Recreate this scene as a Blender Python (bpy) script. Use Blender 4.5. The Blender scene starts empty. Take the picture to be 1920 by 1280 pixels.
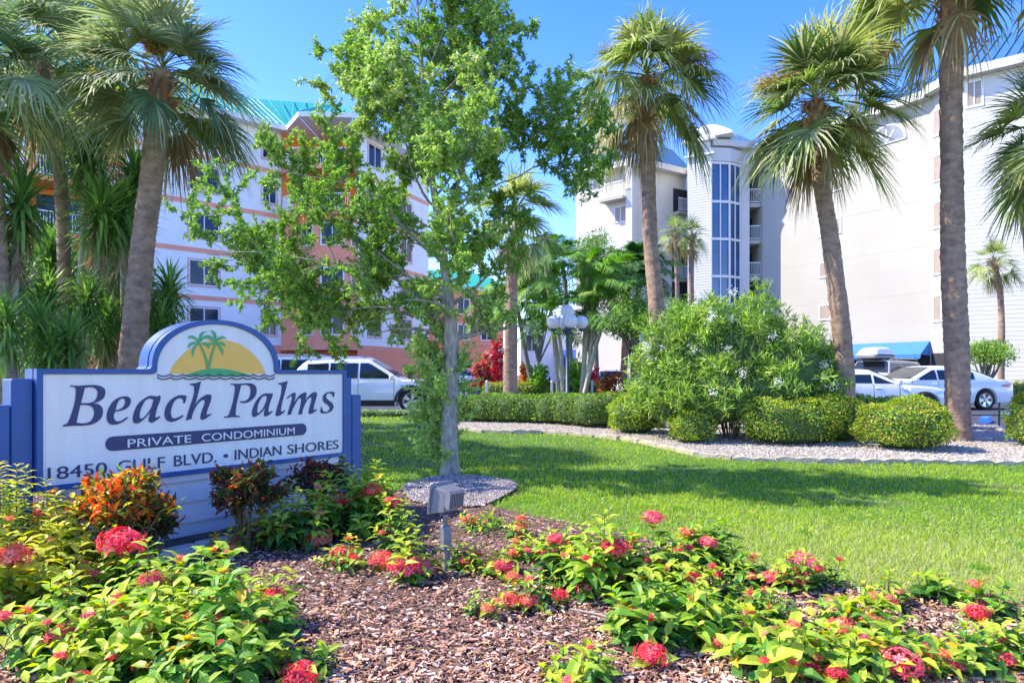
import bpy, math, random
import numpy as np
from mathutils import Vector, Matrix
from math import pi, sin, cos, radians as R
rnd = random.Random(7)
rng = np.random.default_rng(7)
C = bpy.context.scene.collection
F = 1280.0; CAMZ = 1.3; HY = 700.0

def zg(y):
    t = min(1.0, max(0.0, (y-9.0)/9.0)); return 0.12*t*t*(3-2*t)
def at(px, py, D):
    return Vector(((px-960)/F*D, D, CAMZ+(HY-py)/F*D))
def gr(px, D):
    return Vector(((px-960)/F*D, D, zg(D)))

# ------------------------------------------------------------ objects
def tag(o, label=None, cat=None, group=None, kind=None):
    if label: o['label'] = label
    if cat: o['category'] = cat
    if group: o['group'] = group
    if kind: o['kind'] = kind
    return o
def thing(name, label, cat, loc=(0,0,0), rz=0, group=None):
    o = bpy.data.objects.new(name, None); C.objects.link(o)
    o.location = loc; o.rotation_euler = (0,0,rz); o.empty_display_size = .1
    return tag(o, label, cat, group)
def link(name, me, parent=None, loc=None):
    o = bpy.data.objects.new(name, me); C.objects.link(o)
    if parent: o.parent = parent
    if loc is not None: o.location = loc
    return o
def copy_tree(o, parent=None):
    c = o.copy(); C.objects.link(c)
    if parent: c.parent = parent
    for ch in list(o.children): copy_tree(ch, c)
    return c

# ------------------------------------------------------------ materials
def mat(name, col=(.5,.5,.5), rough=.7, metal=0, noise=None, nscale=6, var=.15, bump=0, bscale=40, attr=False, trans=0, spec=None, coat=0, emit=None, stretch=None, tint2=None):
    m = bpy.data.materials.new(name); m.use_nodes = True
    nt = m.node_tree; N = nt.nodes; L = nt.links
    b = N['Principled BSDF']; out = N['Material Output']
    b.inputs['Base Color'].default_value = (*col, 1); b.inputs['Roughness'].default_value = rough
    b.inputs['Metallic'].default_value = metal
    if spec is not None: b.inputs['Specular IOR Level'].default_value = spec
    if coat: b.inputs['Coat Weight'].default_value = coat; b.inputs['Coat Roughness'].default_value = .04
    src = None
    if attr:
        a = N.new('ShaderNodeAttribute'); a.attribute_name = 'Col'; src = a.outputs['Color']
    tc = None
    def coord():
        nonlocal tc
        if tc is None:
            t = N.new('ShaderNodeTexCoord'); tc = t.outputs['Object']
            if stretch:
                mp = N.new('ShaderNodeMapping'); mp.inputs['Scale'].default_value = stretch
                L.new(tc, mp.inputs['Vector']); tc = mp.outputs['Vector']
        return tc
    if noise or tint2:
        n = N.new('ShaderNodeTexNoise'); n.inputs['Scale'].default_value = nscale; n.inputs['Detail'].default_value = 6
        n.inputs['Roughness'].default_value = .65
        L.new(coord(), n.inputs['Vector'])
        r = N.new('ShaderNodeValToRGB')
        r.color_ramp.elements[0].position = .32; r.color_ramp.elements[1].position = .68
        c2 = tint2 if tint2 else tuple(min(1,c*(1+var)) for c in col)
        c1 = tuple(c*(1-var) for c in col) if not tint2 else col
        r.color_ramp.elements[0].color = (*c1,1); r.color_ramp.elements[1].color = (*c2,1)
        L.new(n.outputs['Fac'], r.inputs['Fac'])
        if src:
            mx = N.new('ShaderNodeMix'); mx.data_type='RGBA'; mx.blend_type='MULTIPLY'; mx.inputs[0].default_value=1
            L.new(src, mx.inputs[6]); L.new(r.outputs['Color'], mx.inputs[7]); src = mx.outputs[2]
        else: src = r.outputs['Color']
    if src: L.new(src, b.inputs['Base Color'])
    if bump:
        n2 = N.new('ShaderNodeTexNoise'); n2.inputs['Scale'].default_value = bscale; n2.inputs['Detail'].default_value = 5
        L.new(coord(), n2.inputs['Vector'])
        bp = N.new('ShaderNodeBump'); bp.inputs['Strength'].default_value = bump; bp.inputs['Distance'].default_value = .02
        L.new(n2.outputs['Fac'], bp.inputs['Height']); L.new(bp.outputs['Normal'], b.inputs['Normal'])
    if trans:
        t = N.new('ShaderNodeBsdfTranslucent'); ms = N.new('ShaderNodeMixShader'); ms.inputs[0].default_value = trans
        if src:
            hs = N.new('ShaderNodeHueSaturation'); hs.inputs['Saturation'].default_value = 1.15; hs.inputs['Value'].default_value = 1.5
            L.new(src, hs.inputs['Color']); L.new(hs.outputs['Color'], t.inputs['Color'])
        else: t.inputs['Color'].default_value = (*col,1)
        L.new(b.outputs[0], ms.inputs[1]); L.new(t.outputs[0], ms.inputs[2]); L.new(ms.outputs[0], out.inputs['Surface'])
    return m

# ------------------------------------------------------------ numpy mesh
def mesh_np(name, V, FL, mats, cols=None, smooth=False, fmat=None):
    """V (n,3); FL list of (m,k) index arrays; cols list parallel to FL of (m,3)"""
    me = bpy.data.meshes.new(name)
    V = np.asarray(V, dtype=np.float32); me.vertices.add(len(V)); me.vertices.foreach_set('co', V.ravel())
    loops = np.concatenate([np.asarray(f, dtype=np.int32).ravel() for f in FL])
    tot = np.concatenate([np.full(len(f), f.shape[1], dtype=np.int32) for f in FL])
    st = np.concatenate([[0], np.cumsum(tot)[:-1]]).astype(np.int32)
    me.loops.add(len(loops)); me.loops.foreach_set('vertex_index', loops)
    me.polygons.add(len(tot)); me.polygons.foreach_set('loop_start', st); me.polygons.foreach_set('loop_total', tot)
    if cols is not None:
        c = np.concatenate(cols).astype(np.float32); c = np.concatenate([c, np.ones((len(c),1),np.float32)],1)
        a = me.attributes.new('Col','FLOAT_COLOR','FACE'); a.data.foreach_set('color', c.ravel())
    for m in (mats if isinstance(mats,(list,tuple)) else [mats]): me.materials.append(m)
    if fmat is not None: me.polygons.foreach_set('material_index', np.asarray(fmat,dtype=np.int32))
    me.polygons.foreach_set('use_smooth', np.full(len(tot), smooth, dtype=bool))
    me.update(calc_edges=True)
    return me

def nz(a):
    a = np.asarray(a, dtype=float); return a/np.maximum(1e-9, np.linalg.norm(a, axis=-1, keepdims=True))
KITE = (np.array([(0,0,0),(.45,.5,.07),(1,0,-.06),(.45,-.5,.07)]), [np.array([(0,1,2)]), np.array([(0,2,3)])])
_l = np.array([(0,0,0),(.3,0,.0),(.66,0,-.02),(1,0,-.14),(.28,.40,.07),(.64,.40,.05),(.28,-.40,.07),(.64,-.40,.05)])
LEAF = (_l, [np.array([(0,4,1),(2,5,3),(0,1,6),(2,3,7)]), np.array([(1,4,5,2),(1,2,7,6)])])
_b = np.array([(0,-.35,0),(0,.35,0),(.5,-.5,.03),(.5,.5,.03),(1,0,-.08)])
BLADE = (_b, [np.array([(0,2,3,1)]), np.array([(2,4,3)])])

class Fol:
    def __init__(s): s.V=[]; s.F={}; s.n=0
    def add(s, T, pos, d, up, L, W, col, curl=0):
        tv, fs = T; pos=np.asarray(pos,float).reshape(-1,3); N=len(pos)
        if N==0: return
        d = nz(np.broadcast_to(d,(N,3))); up=np.broadcast_to(up,(N,3))
        sd = nz(np.cross(up+1e-6*rng.standard_normal((N,3)), d)); nr = np.cross(d, sd)
        L=np.broadcast_to(L,(N,)); W=np.broadcast_to(W,(N,)); col=np.broadcast_to(col,(N,3))
        tz = tv[:,2] - np.multiply.outer(np.broadcast_to(curl,(N,)), tv[:,0]**2)
        v = pos[:,None,:] + (tv[None,:,0]*L[:,None])[...,None]*d[:,None,:] + (tv[None,:,1]*W[:,None])[...,None]*sd[:,None,:] + (tz*L[:,None])[...,None]*nr[:,None,:]
        k=len(tv); base = s.n + np.arange(N)*k
        for f in fs:
            ff = (base[:,None,None]+f[None]).reshape(-1,f.shape[1])
            s.F.setdefault(f.shape[1],[]).append((ff, np.repeat(col,len(f),axis=0)))
        s.V.append(v.reshape(-1,3)); s.n += N*k
    def strip(s, pts, widths, side, col):
        """flat ribbon through pts"""
        pts=np.asarray(pts,float); side=np.asarray(side,float); w=np.asarray(widths,float)[:,None]
        v=np.concatenate([pts-side*w, pts+side*w]); n=len(pts); b=s.n
        i=np.arange(n-1); f=np.stack([b+i,b+i+1,b+n+i+1,b+n+i],1)
        s.F.setdefault(4,[]).append((f,np.broadcast_to(col,(n-1,3)))); s.V.append(v); s.n+=2*n
    def build(s, name, m, parent=None, smooth=False):
        V=np.concatenate(s.V); FL=[]; CL=[]
        for k in sorted(s.F):
            FL.append(np.concatenate([a for a,_ in s.F[k]])); CL.append(np.concatenate([c for _,c in s.F[k]]))
        return link(name, mesh_np(name,V,FL,m,CL,smooth), parent)

def pick(n, cols, w=None, var=.18):
    cols=np.array(cols,float); p=None if w is None else np.array(w,float)/sum(w)
    c=cols[rng.choice(len(cols),n,p=p)]
    return np.clip(c*(1+var*rng.standard_normal((n,1))),.004,1)

# ------------------------------------------------------------ hard surface builder
class MB:
    def __init__(s): s.v=[]; s.f=[]; s.c=[]; s.smooth=[]
    def poly(s, pts, c=None, sm=False):
        b=len(s.v); s.v += [tuple(p) for p in pts]; s.f.append(tuple(range(b,b+len(pts)))); s.c.append(c or (1,1,1)); s.smooth.append(sm)
    def mesh(s, verts, faces, c=None, sm=False):
        b=len(s.v); s.v += [tuple(p) for p in verts]
        for f in faces: s.f.append(tuple(i+b for i in f)); s.c.append(c or (1,1,1)); s.smooth.append(sm)
    def box(s, x0,x1,y0,y1,z0,z1, M=None, c=None, bev=0):
        if bev:
            r=bev; vs=[];
            for z,ii in ((z0,r),(z0+r,0),(z1-r,0),(z1,r)):
                x0i,x1i,y0i,y1i=x0+ii,x1-ii,y0+ii,y1-ii
                q=r if ii==0 else 0
                vs += [(x0i+q,y0i,z),(x1i-q,y0i,z),(x1i,y0i+q,z),(x1i,y1i-q,z),(x1i-q,y1i,z),(x0i+q,y1i,z),(x0i,y1i-q,z),(x0i,y0i+q,z)]
            fs=[tuple(range(7,-1,-1)),tuple(range(24,32))]
            for k in range(3):
                for i in range(8):
                    j=(i+1)%8; fs.append((k*8+i,k*8+j,k*8+8+j,k*8+8+i))
        else:
            vs=[(x0,y0,z0),(x1,y0,z0),(x1,y1,z0),(x0,y1,z0),(x0,y0,z1),(x1,y0,z1),(x1,y1,z1),(x0,y1,z1)]
            fs=[(3,2,1,0),(4,5,6,7),(0,1,5,4),(1,2,6,5),(2,3,7,6),(3,0,4,7)]
        if M is not None: vs=[M@Vector(v) for v in vs]
        s.mesh(vs,fs,c)
    def tube(s, pts, rad, n=8, cap=True, c=None, sm=True, wob=0):
        pts=[Vector(p) for p in pts]; m=len(pts)
        if not hasattr(rad,'__len__'): rad=[rad]*m
        vs=[]; ref=Vector((0,0,1)) if abs((pts[-1]-pts[0]).normalized().z)<.9 else Vector((1,0,0))
        for i,p in enumerate(pts):
            t=(pts[min(i+1,m-1)]-pts[max(i-1,0)]).normalized()
            a=t.cross(ref)
            if a.length<1e-4: a=t.cross(Vector((0,1,0)))
            a.normalize(); b=t.cross(a); ref = a.cross(t)*1.0 if False else ref
            for k in range(n):
                an=2*pi*k/n; rr=rad[i]*(1+(wob*(rnd.random()-.5) if wob else 0))
                vs.append(p+a*cos(an)*rr+b*sin(an)*rr)
        fs=[]
        for i in range(m-1):
            for k in range(n):
                k2=(k+1)%n; fs.append((i*n+k,i*n+k2,(i+1)*n+k2,(i+1)*n+k))
        s.mesh(vs,fs,c,sm)
        if cap:
            s.poly([vs[k] for k in range(n-1,-1,-1)],c); s.poly([vs[(m-1)*n+k] for k in range(n)],c)
    def lathe(s, prof, n=16, M=None, c=None, sm=True):
        vs=[];m=len(prof)
        for r,z in prof:
            for k in range(n):
                a=2*pi*k/n; v=Vector((r*cos(a),r*sin(a),z)); vs.append(M@v if M is not None else v)
        fs=[(i*n+k,i*n+(k+1)%n,(i+1)*n+(k+1)%n,(i+1)*n+k) for i in range(m-1) for k in range(n)]
        s.mesh(vs,fs,c,sm)
    def prism(s, pts, h, M=None, c=None):
        """pts 2D (x,z) ccw seen from -y; extruded along +y from 0..h"""
        n=len(pts); vs=[Vector((x,0,z)) for x,z in pts]+[Vector((x,h,z)) for x,z in pts]
        if M is not None: vs=[M@v for v in vs]
        fs=[tuple(range(n)),tuple(range(2*n-1,n-1,-1))]+[(i,i+n,(i+1)%n+n,(i+1)%n) for i in range(n)]
        s.mesh(vs,fs,c)
    def build(s, name, m, parent=None, loc=None, attr=False):
        me=bpy.data.meshes.new(name); me.from_pydata(s.v,[],s.f)
        me.materials.append(m); me.polygons.foreach_set('use_smooth', s.smooth)
        if attr:
            a=me.attributes.new('Col','FLOAT_COLOR','FACE')
            a.data.foreach_set('color', np.array([(*c,1) for c in s.c],dtype=np.float32).ravel())
        me.update(); return link(name, me, parent, loc)

# ------------------------------------------------------------ palette
M = {}
M['leaf'] = mat('leaf_green', attr=True, rough=.46, trans=.36, spec=.32)
M['leafm'] = mat('leaf_matte', attr=True, rough=.6, trans=.35, spec=.3)
M['petal'] = mat('petal', attr=True, rough=.6, trans=.3, spec=.2)
M['grass'] = mat('grass_blades', attr=True, rough=.6, trans=.45, spec=.25)
M['bark'] = mat('grey_bark', (.27,.24,.20), .9, tint2=(.12,.10,.08), nscale=14, bump=1, bscale=30)
M['oakbark'] = mat('oak_bark', (.46,.42,.36), .9, tint2=(.19,.17,.13), nscale=22, bump=1, bscale=50, stretch=(1,1,.4))
M['palmbark'] = mat('palm_bark', (.44,.30,.215), .95, tint2=(.19,.12,.085), nscale=5, bump=1, bscale=26, stretch=(1,1,1.7))
M['palmboot'] = mat('palm_boots', attr=True, rough=.9)
M['twig'] = mat('twig', (.16,.13,.08), .9)
M['chip'] = mat('bark_chip', attr=True, rough=.85, spec=.3)
M['stone'] = mat('pebble', attr=True, rough=.8)
M['white'] = mat('white_paint', (.80,.80,.78), .55, noise=1, var=.05, nscale=3)
M['siding'] = mat('white_siding', (.86,.86,.86), .5, noise=1, var=.04, nscale=.6)
M['siding_lift'] = mat('siding_and_lifted_cream', (.60,.575,.53), .5, noise=1, var=.04, nscale=.6)  # siding white, also a brightened cream for walls that catch less sun
M['cream'] = mat('cream_stucco', (.43,.405,.345), .85, noise=1, var=.05, nscale=.35, bump=.25, bscale=60)
M['coral'] = mat('coral_stucco', (.95,.33,.20), .8, noise=1, var=.08, nscale=.8, bump=.3, bscale=60)
M['coralband'] = mat('coral_trim', (.90,.36,.25), .7, noise=1, var=.06, nscale=2)
M['orange'] = mat('orange_stucco', (.95,.33,.10), .8, noise=1, var=.08, nscale=.8)
M['teal'] = mat('teal_metal_roof', (.02,.32,.26), .4, noise=1, var=.12, nscale=1.5)
M['blueroof'] = mat('blue_metal_roof', (.045,.14,.27), .4, noise=1, var=.1, nscale=1.5)
M['awning'] = mat('awning_canvas', (.035,.17,.55), .8, noise=1, var=.1, nscale=2)
M['dawning'] = mat('dark_blue_canvas', (.01,.06,.33), .8, noise=1, var=.1, nscale=2)
M['glass'] = mat('window_glass', (.012,.022,.06), .08, spec=.35)
M['glassb'] = mat('blue_curtain_glass', (.02,.08,.20), .04, spec=1, noise=1, var=.4, nscale=.5)
M['blind'] = mat('tan_blind', (.36,.28,.22), .35, noise=1, var=.1, nscale=2)
M['dark'] = mat('opening_shade', (.03,.03,.035), .9)  # near-black colour standing in for shade inside openings
M['frame'] = mat('window_frame', (.75,.75,.76), .4)
M['pinkframe'] = mat('pink_trim', (.72,.42,.44), .5)
M['asphalt'] = mat('asphalt', (.045,.05,.07), .9, noise=1, var=.25, nscale=3, bump=.6, bscale=120)
M['concrete'] = mat('concrete', (.52,.50,.45), .9, noise=1, var=.2, nscale=4, bump=.6, bscale=50)
M['edging'] = mat('edging_concrete', (.58,.50,.39), .95, tint2=(.34,.29,.21), nscale=9, bump=1, bscale=50)
M['signblue'] = mat('sign_blue', (.014,.075,.26), .45, noise=1, var=.12, nscale=5, bump=.15, bscale=80)
M['navy'] = mat('navy_lettering', (.018,.03,.115), .5, noise=1, var=.08, nscale=20)
M['signwhite'] = mat('sign_white', (.74,.72,.68), .55, noise=1, var=.06, nscale=9, stretch=(1,1,.12), bump=.05, bscale=60)
M['sunyel'] = mat('emblem_yellow', (.86,.50,.09), .6, noise=1, var=.05, nscale=8)
M['emgreen'] = mat('emblem_green', (.07,.38,.13), .6, noise=1, var=.05, nscale=8)
M['carwhite'] = mat('car_white', (.72,.74,.77), .28, coat=.8, noise=1, var=.02, nscale=2)
M['carsilver'] = mat('car_silver_blue', (.42,.50,.62), .25, metal=.2, coat=.8)
M['cartan'] = mat('car_beige', (.42,.40,.34), .3, metal=.2, coat=.6)
M['carglass'] = mat('car_glass', (.012,.02,.025), .05, spec=.8)
M['blacktrim'] = mat('black_trim', (.02,.02,.022), .55)
M['tyre'] = mat('tyre_rubber', (.02,.02,.02), .85, bump=.4, bscale=60)
M['alloy'] = mat('alloy_rim', (.55,.56,.58), .3, metal=.8)
M['redlens'] = mat('red_lens', (.55,.01,.02), .15, coat=1)
M['headlens'] = mat('headlamp_lens', (.32,.38,.45), .08, coat=1, metal=.4)
M['chrome'] = mat('chrome', (.7,.7,.72), .15, metal=1)
M['globe'] = mat('white_globe', (.82,.83,.85), .25, trans=.3)
M['lamppole'] = mat('dark_green_pole', (.03,.07,.075), .5)
M['grey'] = mat('grey_cast_metal', (.21,.22,.26), .5, metal=.3, noise=1, var=.08, nscale=20)
M['greyl'] = mat('light_grey_metal', (.30,.30,.32), .5, metal=.2)
M['blueblock'] = mat('blue_kerb_paint', (.03,.16,.55), .6, noise=1, var=.12, nscale=6)
M['dirt'] = mat('soil', (.10,.07,.05), .95, noise=1, var=.4, nscale=8, bump=1, bscale=40)
M['mulchbase'] = mat('mulch_base', (.13,.075,.055), .95, noise=1, var=.5, nscale=30, bump=1, bscale=70)
M['lawnbase'] = mat('lawn_base', (.05,.12,.015), .95, tint2=(.09,.19,.03), nscale=1.2, bump=1, bscale=90)
M['gravelbase'] = mat('gravel_base', (.36,.31,.26), .95, noise=1, var=.35, nscale=30, bump=1, bscale=60)
M['groundm'] = mat('ground_far', (.08,.11,.045), .95, noise=1, var=.3, nscale=.3)
M['cargobox'] = mat('cargo_box_plastic', (.74,.74,.72), .35)
M['leaflit'] = mat('dry_leaf', (.75,.28,.02), .6, trans=.4)
M['siding_sign'] = mat('base_siding', (.66,.66,.68), .6, noise=1, var=.06, nscale=6)
# ============================================================ GROUND
def sheet(name, pts, dz, m, label=None, kind='structure', sub=None):
    """polygon (x,y) triangulated on a grid following zg"""
    import mathutils.geometry as G
    xs=[p[0] for p in pts]; ys=[p[1] for p in pts]
    # slice polygon in y bands so it follows zg
    tess=[]
    bands=[-60,9,10,11,12,13,14,15,16,17,18,400]
    def clip(poly, y, keep_above):
        out=[]
        for i in range(len(poly)):
            a=poly[i]; b=poly[(i+1)%len(poly)]
            ia=(a[1]>=y) if keep_above else (a[1]<=y); ib=(b[1]>=y) if keep_above else (b[1]<=y)
            if ia: out.append(a)
            if ia!=ib:
                t=(y-a[1])/(b[1]-a[1]); out.append((a[0]+(b[0]-a[0])*t,y))
        return out
    mb=MB()
    # triangulate first
    tris=G.tessellate_polygon([[Vector((x,y,0)) for x,y in pts]])
    for t in tris:
        tri=[pts[i] for i in t]
        for y0,y1 in zip(bands,bands[1:]):
            q=clip(tri,y0,True)
            if len(q)<3: continue
            q=clip(q,y1,False)
            if len(q)<3: continue
            area=sum(q[i][0]*q[(i+1)%len(q)][1]-q[(i+1)%len(q)][0]*q[i][1] for i in range(len(q)))
            if area<0: q=q[::-1]
            if abs(area)<1e-7: continue
            mb.poly([(x,y,zg(y)+dz) for x,y in q])
    o=mb.build(name,m); tag(o,label,None,None,kind); return o

mb=MB(); mb.box(-400,400,-60,500,-.6,-.05); tag(mb.build('ground',M['groundm']),kind='structure')
# curb line between lawn (near) and gravel bed (far), image-measured
def g2(px,py):
    D=1280*CAMZ/(py-HY)
    for _ in range(4): D=1280*(CAMZ-zg(D))/(py-HY)
    return ((px-960)/F*D, D)
edge_px=[(800,798),(860,804),(904,811),(965,813),(1029,813),(1084,817),(1130,821),(1175,826),(1215,834),(1250,842),(1290,851),(1330,858),(1400,864),(1500,867),(1600,868),(1760,870),(1920,872)]
edge=[g2(*p) for p in edge_px]; edge += [(11,10.2),(16,10.8)]
edge[0]=(edge[0][0],edge[0][1])
lawn=[(-5.2,3.0)]+[(16,2.6)]+[(16,10.8)]+edge[::-1][1:]+[(-2.1,17.5),(-2.6,19.0),(-7.5,19.0),(-12,17),(-12,3)]
sheet('lawn', lawn, 0.0, M['lawnbase'])
gravel=edge+[(16,15.5),(9.5,15.5),(7.5,15.6),(4.5,17.2),(1.2,18.6),(-2.6,18.6)]
sheet('gravel_bed', gravel, .03, M['gravelbase'])
sheet('parking_lot', [(-60,18.0),(-3,18.6),(1,18.4),(4.5,17),(7.5,15.4),(40,15.4),(60,40),(60,70),(-60,70)], -.022, M['asphalt'])
mulch=[(-6.5,1.2),(6,1.2),(6,3.1),(4.2,3.45),(2.3,3.95),(1.6,4.4),(1.1,5.2),(.75,5.6),(.2,6.1),(-.1,6.5),(-.55,7.1),(-1.15,7.6),(-1.6,7.2),(-1.3,6.9),(-3.0,5.6),(-4.5,7.2),(-8,10),(-12,17.5),(-14,17.5),(-14,3)]
sheet('mulch_bed', mulch, .022, M['mulchbase'])
# gravel ring round the oak
ox,oy=gr(843,8.76).x,8.76
ring=[(ox+.22+cos(a)*.62*(1+.10*sin(3*a)), oy-1.25+sin(a)*1.0*(1+.07*sin(4*a))) for a in np.linspace(0,2*pi,28,endpoint=False)]
sheet('tree_ring_gravel', ring, .034, M['gravelbase'])

def inside(P, poly):
    x=P[:,0]; y=P[:,1]; r=np.zeros(len(P),bool); n=len(poly); j=n-1
    for i in range(n):
        xi,yi=poly[i]; xj,yj=poly[j]
        c=((yi>y)!=(yj>y)) & (x<(xj-xi)*(y-yi)/((yj-yi) if yj!=yi else 1e-9)+xi); r^=c; j=i
    return r
zgv=np.vectorize(zg)
def scatter(n, poly, d0, d1, pw=1.0, xr=1.05):
    """random points in polygon, denser where nearer"""
    u=rng.random(n)
    if pw==1: D=1/(1/d1+(1/d0-1/d1)*u)
    else: D=d0+(d1-d0)*u
    X=(rng.random(n)*2-1)*xr*D
    P=np.stack([X,D],1); return P[inside(P,poly)]

# grass blades (stuff)
P=scatter(370000, lawn, 3.0, 19.5)
J=P+rng.standard_normal(P.shape)*np.array((.05,.05))*(1+.8*np.sin(P[:,0:1]*7)); k=~inside(J,mulch); k&=~inside(J,ring); P=P[k]; n=len(P); D=P[:,1]
edgeband=np.sin(P[:,0]*1.7)*.12
f=Fol(); 
pn=np.sin(P[:,0]*.7+2)*np.sin(P[:,1]*.8+P[:,0]*.4)
patch=.5*pn+np.sin(P[:,0]*1.3+np.sin(P[:,1]*.9)*1.5)*.5+np.sin(P[:,0]*3.1+P[:,1]*2.3)*.3+rng.standard_normal(n)*.35
h=(.026+.020*rng.random(n))*(1+.15*patch)*(1+.02*D)
near=D<5.5
h[near]*=1.35
dirs=np.stack([rng.standard_normal(n)*.5,rng.standard_normal(n)*.5,np.ones(n)],1)
up=np.stack([rng.standard_normal(n),rng.standard_normal(n),np.zeros(n)],1)
c1=np.array((.21,.37,.025)); c2=np.array((.43,.54,.055)); c3=np.array((.50,.50,.22))
t=np.clip(.5+.35*patch,0,1)[:,None]; col=c1*(1-t)+c2*t
dry=rng.random(n)<np.clip(.75-(D-3.6)*.22,.05,.6); col[dry]=c3
thin=(np.sin(P[:,0]*2.1+P[:,1]*1.1)+np.sin(P[:,0]*.9-P[:,1]*2.3+1)+np.sin(P[:,1]*3.7+P[:,0]*1.9))>1.75
tn=thin&(rng.random(n)<.45); col[tn]=(.42,.40,.16); h[thin]*=.75
weed=(np.sin(P[:,0]*4.3+1)*np.sin(P[:,1]*3.9+P[:,0]))>.955
col[weed]=(.14,.33,.04)
col*=1+.15*rng.standard_normal((n,1)); col=np.clip(col,.01,1)
f.add(BLADE, np.column_stack([P,zgv(D)]), dirs, up, h, np.maximum(.0035,.00062*D*1.6), col, curl=rng.random(n)*.5)
o=f.build('grass',M['grass']); tag(o,'short bright green lawn grass between the flower bed and the gravel bed','grass',kind='stuff')

# mulch chips (stuff)
P=scatter(115000, mulch, 1.6, 9.0); n=len(P)
ang=rng.random(n)*2*pi; L=.010+.036*rng.random(n)**2.0; W=L*(.18+.42*rng.random(n)**1.3); T=.002+.004*rng.random(n)
tilt=rng.standard_normal(n)*.28; roll=rng.standard_normal(n)*.35
bx=np.array([(-1,-1,-1),(1,-.7,-1),(1,.9,-1),(-1,1,-1),(-1,-1,1),(1,-.7,1),(1,.9,1),(-1,1,1)],float)*.5
v=bx[None]*np.stack([L,W,T],1)[:,None,:]
cr,sr=np.cos(roll)[:,None],np.sin(roll)[:,None]; y=v[...,1]*cr-v[...,2]*sr; z=v[...,1]*sr+v[...,2]*cr
ct,st=np.cos(tilt)[:,None],np.sin(tilt)[:,None]; x=v[...,0]*ct-z*st; z=v[...,0]*st+z*ct
ca,sa=np.cos(ang)[:,None],np.sin(ang)[:,None]; X=x*ca-y*sa; Y=x*sa+y*ca
V=np.stack([X+P[:,0:1],Y+P[:,1:2],z+(.03+.018*rng.random(n)+zgv(P[:,1]))[:,None]],2).reshape(-1,3)
fq=np.array([(4,5,6,7),(0,1,5,4),(1,2,6,5),(2,3,7,6),(3,0,4,7)])
FQ=(np.arange(n)[:,None,None]*8+fq[None]).reshape(-1,4)
col=pick(n,[(.44,.23,.14),(.60,.38,.27),(.32,.165,.10),(.64,.49,.38),(.18,.10,.065),(.54,.28,.14)],[3,3,3,2,2,1],.2)
o=link('mulch_chips',mesh_np('mulch_chips',V,[FQ],M['chip'],[np.repeat(col,5,axis=0)]))
tag(o,'reddish brown bark mulch chips covering the flower bed','mulch',kind='stuff')

# gravel pebbles (stuff)
def pebbles(name, poly, n, d0, d1, s0, label, zoff, xr=.95, cols=[(.36,.32,.27),(.45,.41,.36),(.25,.21,.18),(.33,.26,.20)]):
    P=scatter(n,poly,d0,d1,xr=xr); n=len(P)
    oc=np.array([(1,0,0),(-1,0,0),(0,1,0),(0,-1,0),(0,0,1),(0,0,-1)],float)
    s=(s0*(.6+.8*rng.random((n,1,1))))*(.7+.5*rng.random((n,1,3)))
    v=oc[None]*s; ang=rng.random(n)*2*pi; ca,sa=np.cos(ang)[:,None],np.sin(ang)[:,None]
    X=v[...,0]*ca-v[...,1]*sa; Y=v[...,0]*sa+v[...,1]*ca
    V=np.stack([X+P[:,0:1],Y+P[:,1:2],v[...,2]*.7+(zoff+zgv(P[:,1]))[:,None]],2).reshape(-1,3)
    ft=np.array([(0,2,4),(2,1,4),(1,3,4),(3,0,4)]); FT=(np.arange(n)[:,None,None]*6+ft[None]).reshape(-1,3)
    col=pick(n,cols,[3,3,2,1],.12)
    o=link(name,mesh_np(name,V,[FT],M['stone'],[np.repeat(col,4,axis=0)])); tag(o,label,'gravel',kind='stuff')
pebbles('pebbles', gravel, 60000, 9.3, 19, .022, 'pale crushed gravel around the hedges and palm trunks', .035)
pebbles('oak_pebbles', ring, 26000, 6.0, 9.3, .016, 'grey brown gravel patch in front of the young oak trunk', .042, xr=.25, cols=[(.28,.24,.21),(.38,.34,.31),(.17,.13,.11),(.24,.17,.13)])

# scalloped edging stones along the gravel
def along(pts, step):
    out=[]; carry=0
    for a,b in zip(pts,pts[1:]):
        a=Vector((*a,0)); b=Vector((*b,0)); L=(b-a).length; d=(b-a)/L; s=carry
        while s<L: p=a+d*s; out.append((p.x,p.y,math.atan2(d.y,d.x))); s+=step
        carry=s-L
    return out
def edging_mesh(seed):
    r=random.Random(seed); mb=MB(); w=.29; pts=[(-w,-.03),(w,-.03)]
    for i in range(13):
        x=w-2*w*i/12; zz=.052+.024*abs(sin(pi*(i/12)*2))+r.uniform(-.004,.004); pts.append((x,zz))
    mb.prism(pts,.10,Matrix.Translation((0,-.05,0))); return mb
em=[edging_mesh(i).build('edging_stone',M['edging']).data for i in range(3)]
for o in list(C.objects):
    if o.data in em: bpy.data.objects.remove(o)
i=0
for x,y,a in along(edge[0:-1],.60):
    if x>11: break
    o=bpy.data.objects.new('edging_stone',em[i%3]); C.objects.link(o); o.location=(x,y,zg(y)+rnd.uniform(-.012,.012)); o.rotation_euler=(rnd.uniform(-.04,.04),rnd.uniform(-.03,.03),a+rnd.uniform(-.05,.05)); i+=1
    tag(o,'low pale scalloped concrete edging stone in the curved row between lawn and gravel','edging stone','scalloped edging stones along the gravel bed')
P=scatter(420, [(-6,1.8),(9,1.8),(9,10),(-3,12)], 2.0, 12.0); n=len(P); f=Fol()
f.add(LEAF,np.column_stack([P,zgv(P[:,1])+.045]),np.column_stack([rng.standard_normal((n,2)),.15*rng.standard_normal(n)]),np.column_stack([.4*rng.standard_normal((n,2)),np.ones(n)]),.035+.03*rng.random(n),.018,pick(n,[(.45,.28,.08),(.30,.16,.07),(.5,.42,.12),(.22,.12,.06)],None,.2),curl=.3)
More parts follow.
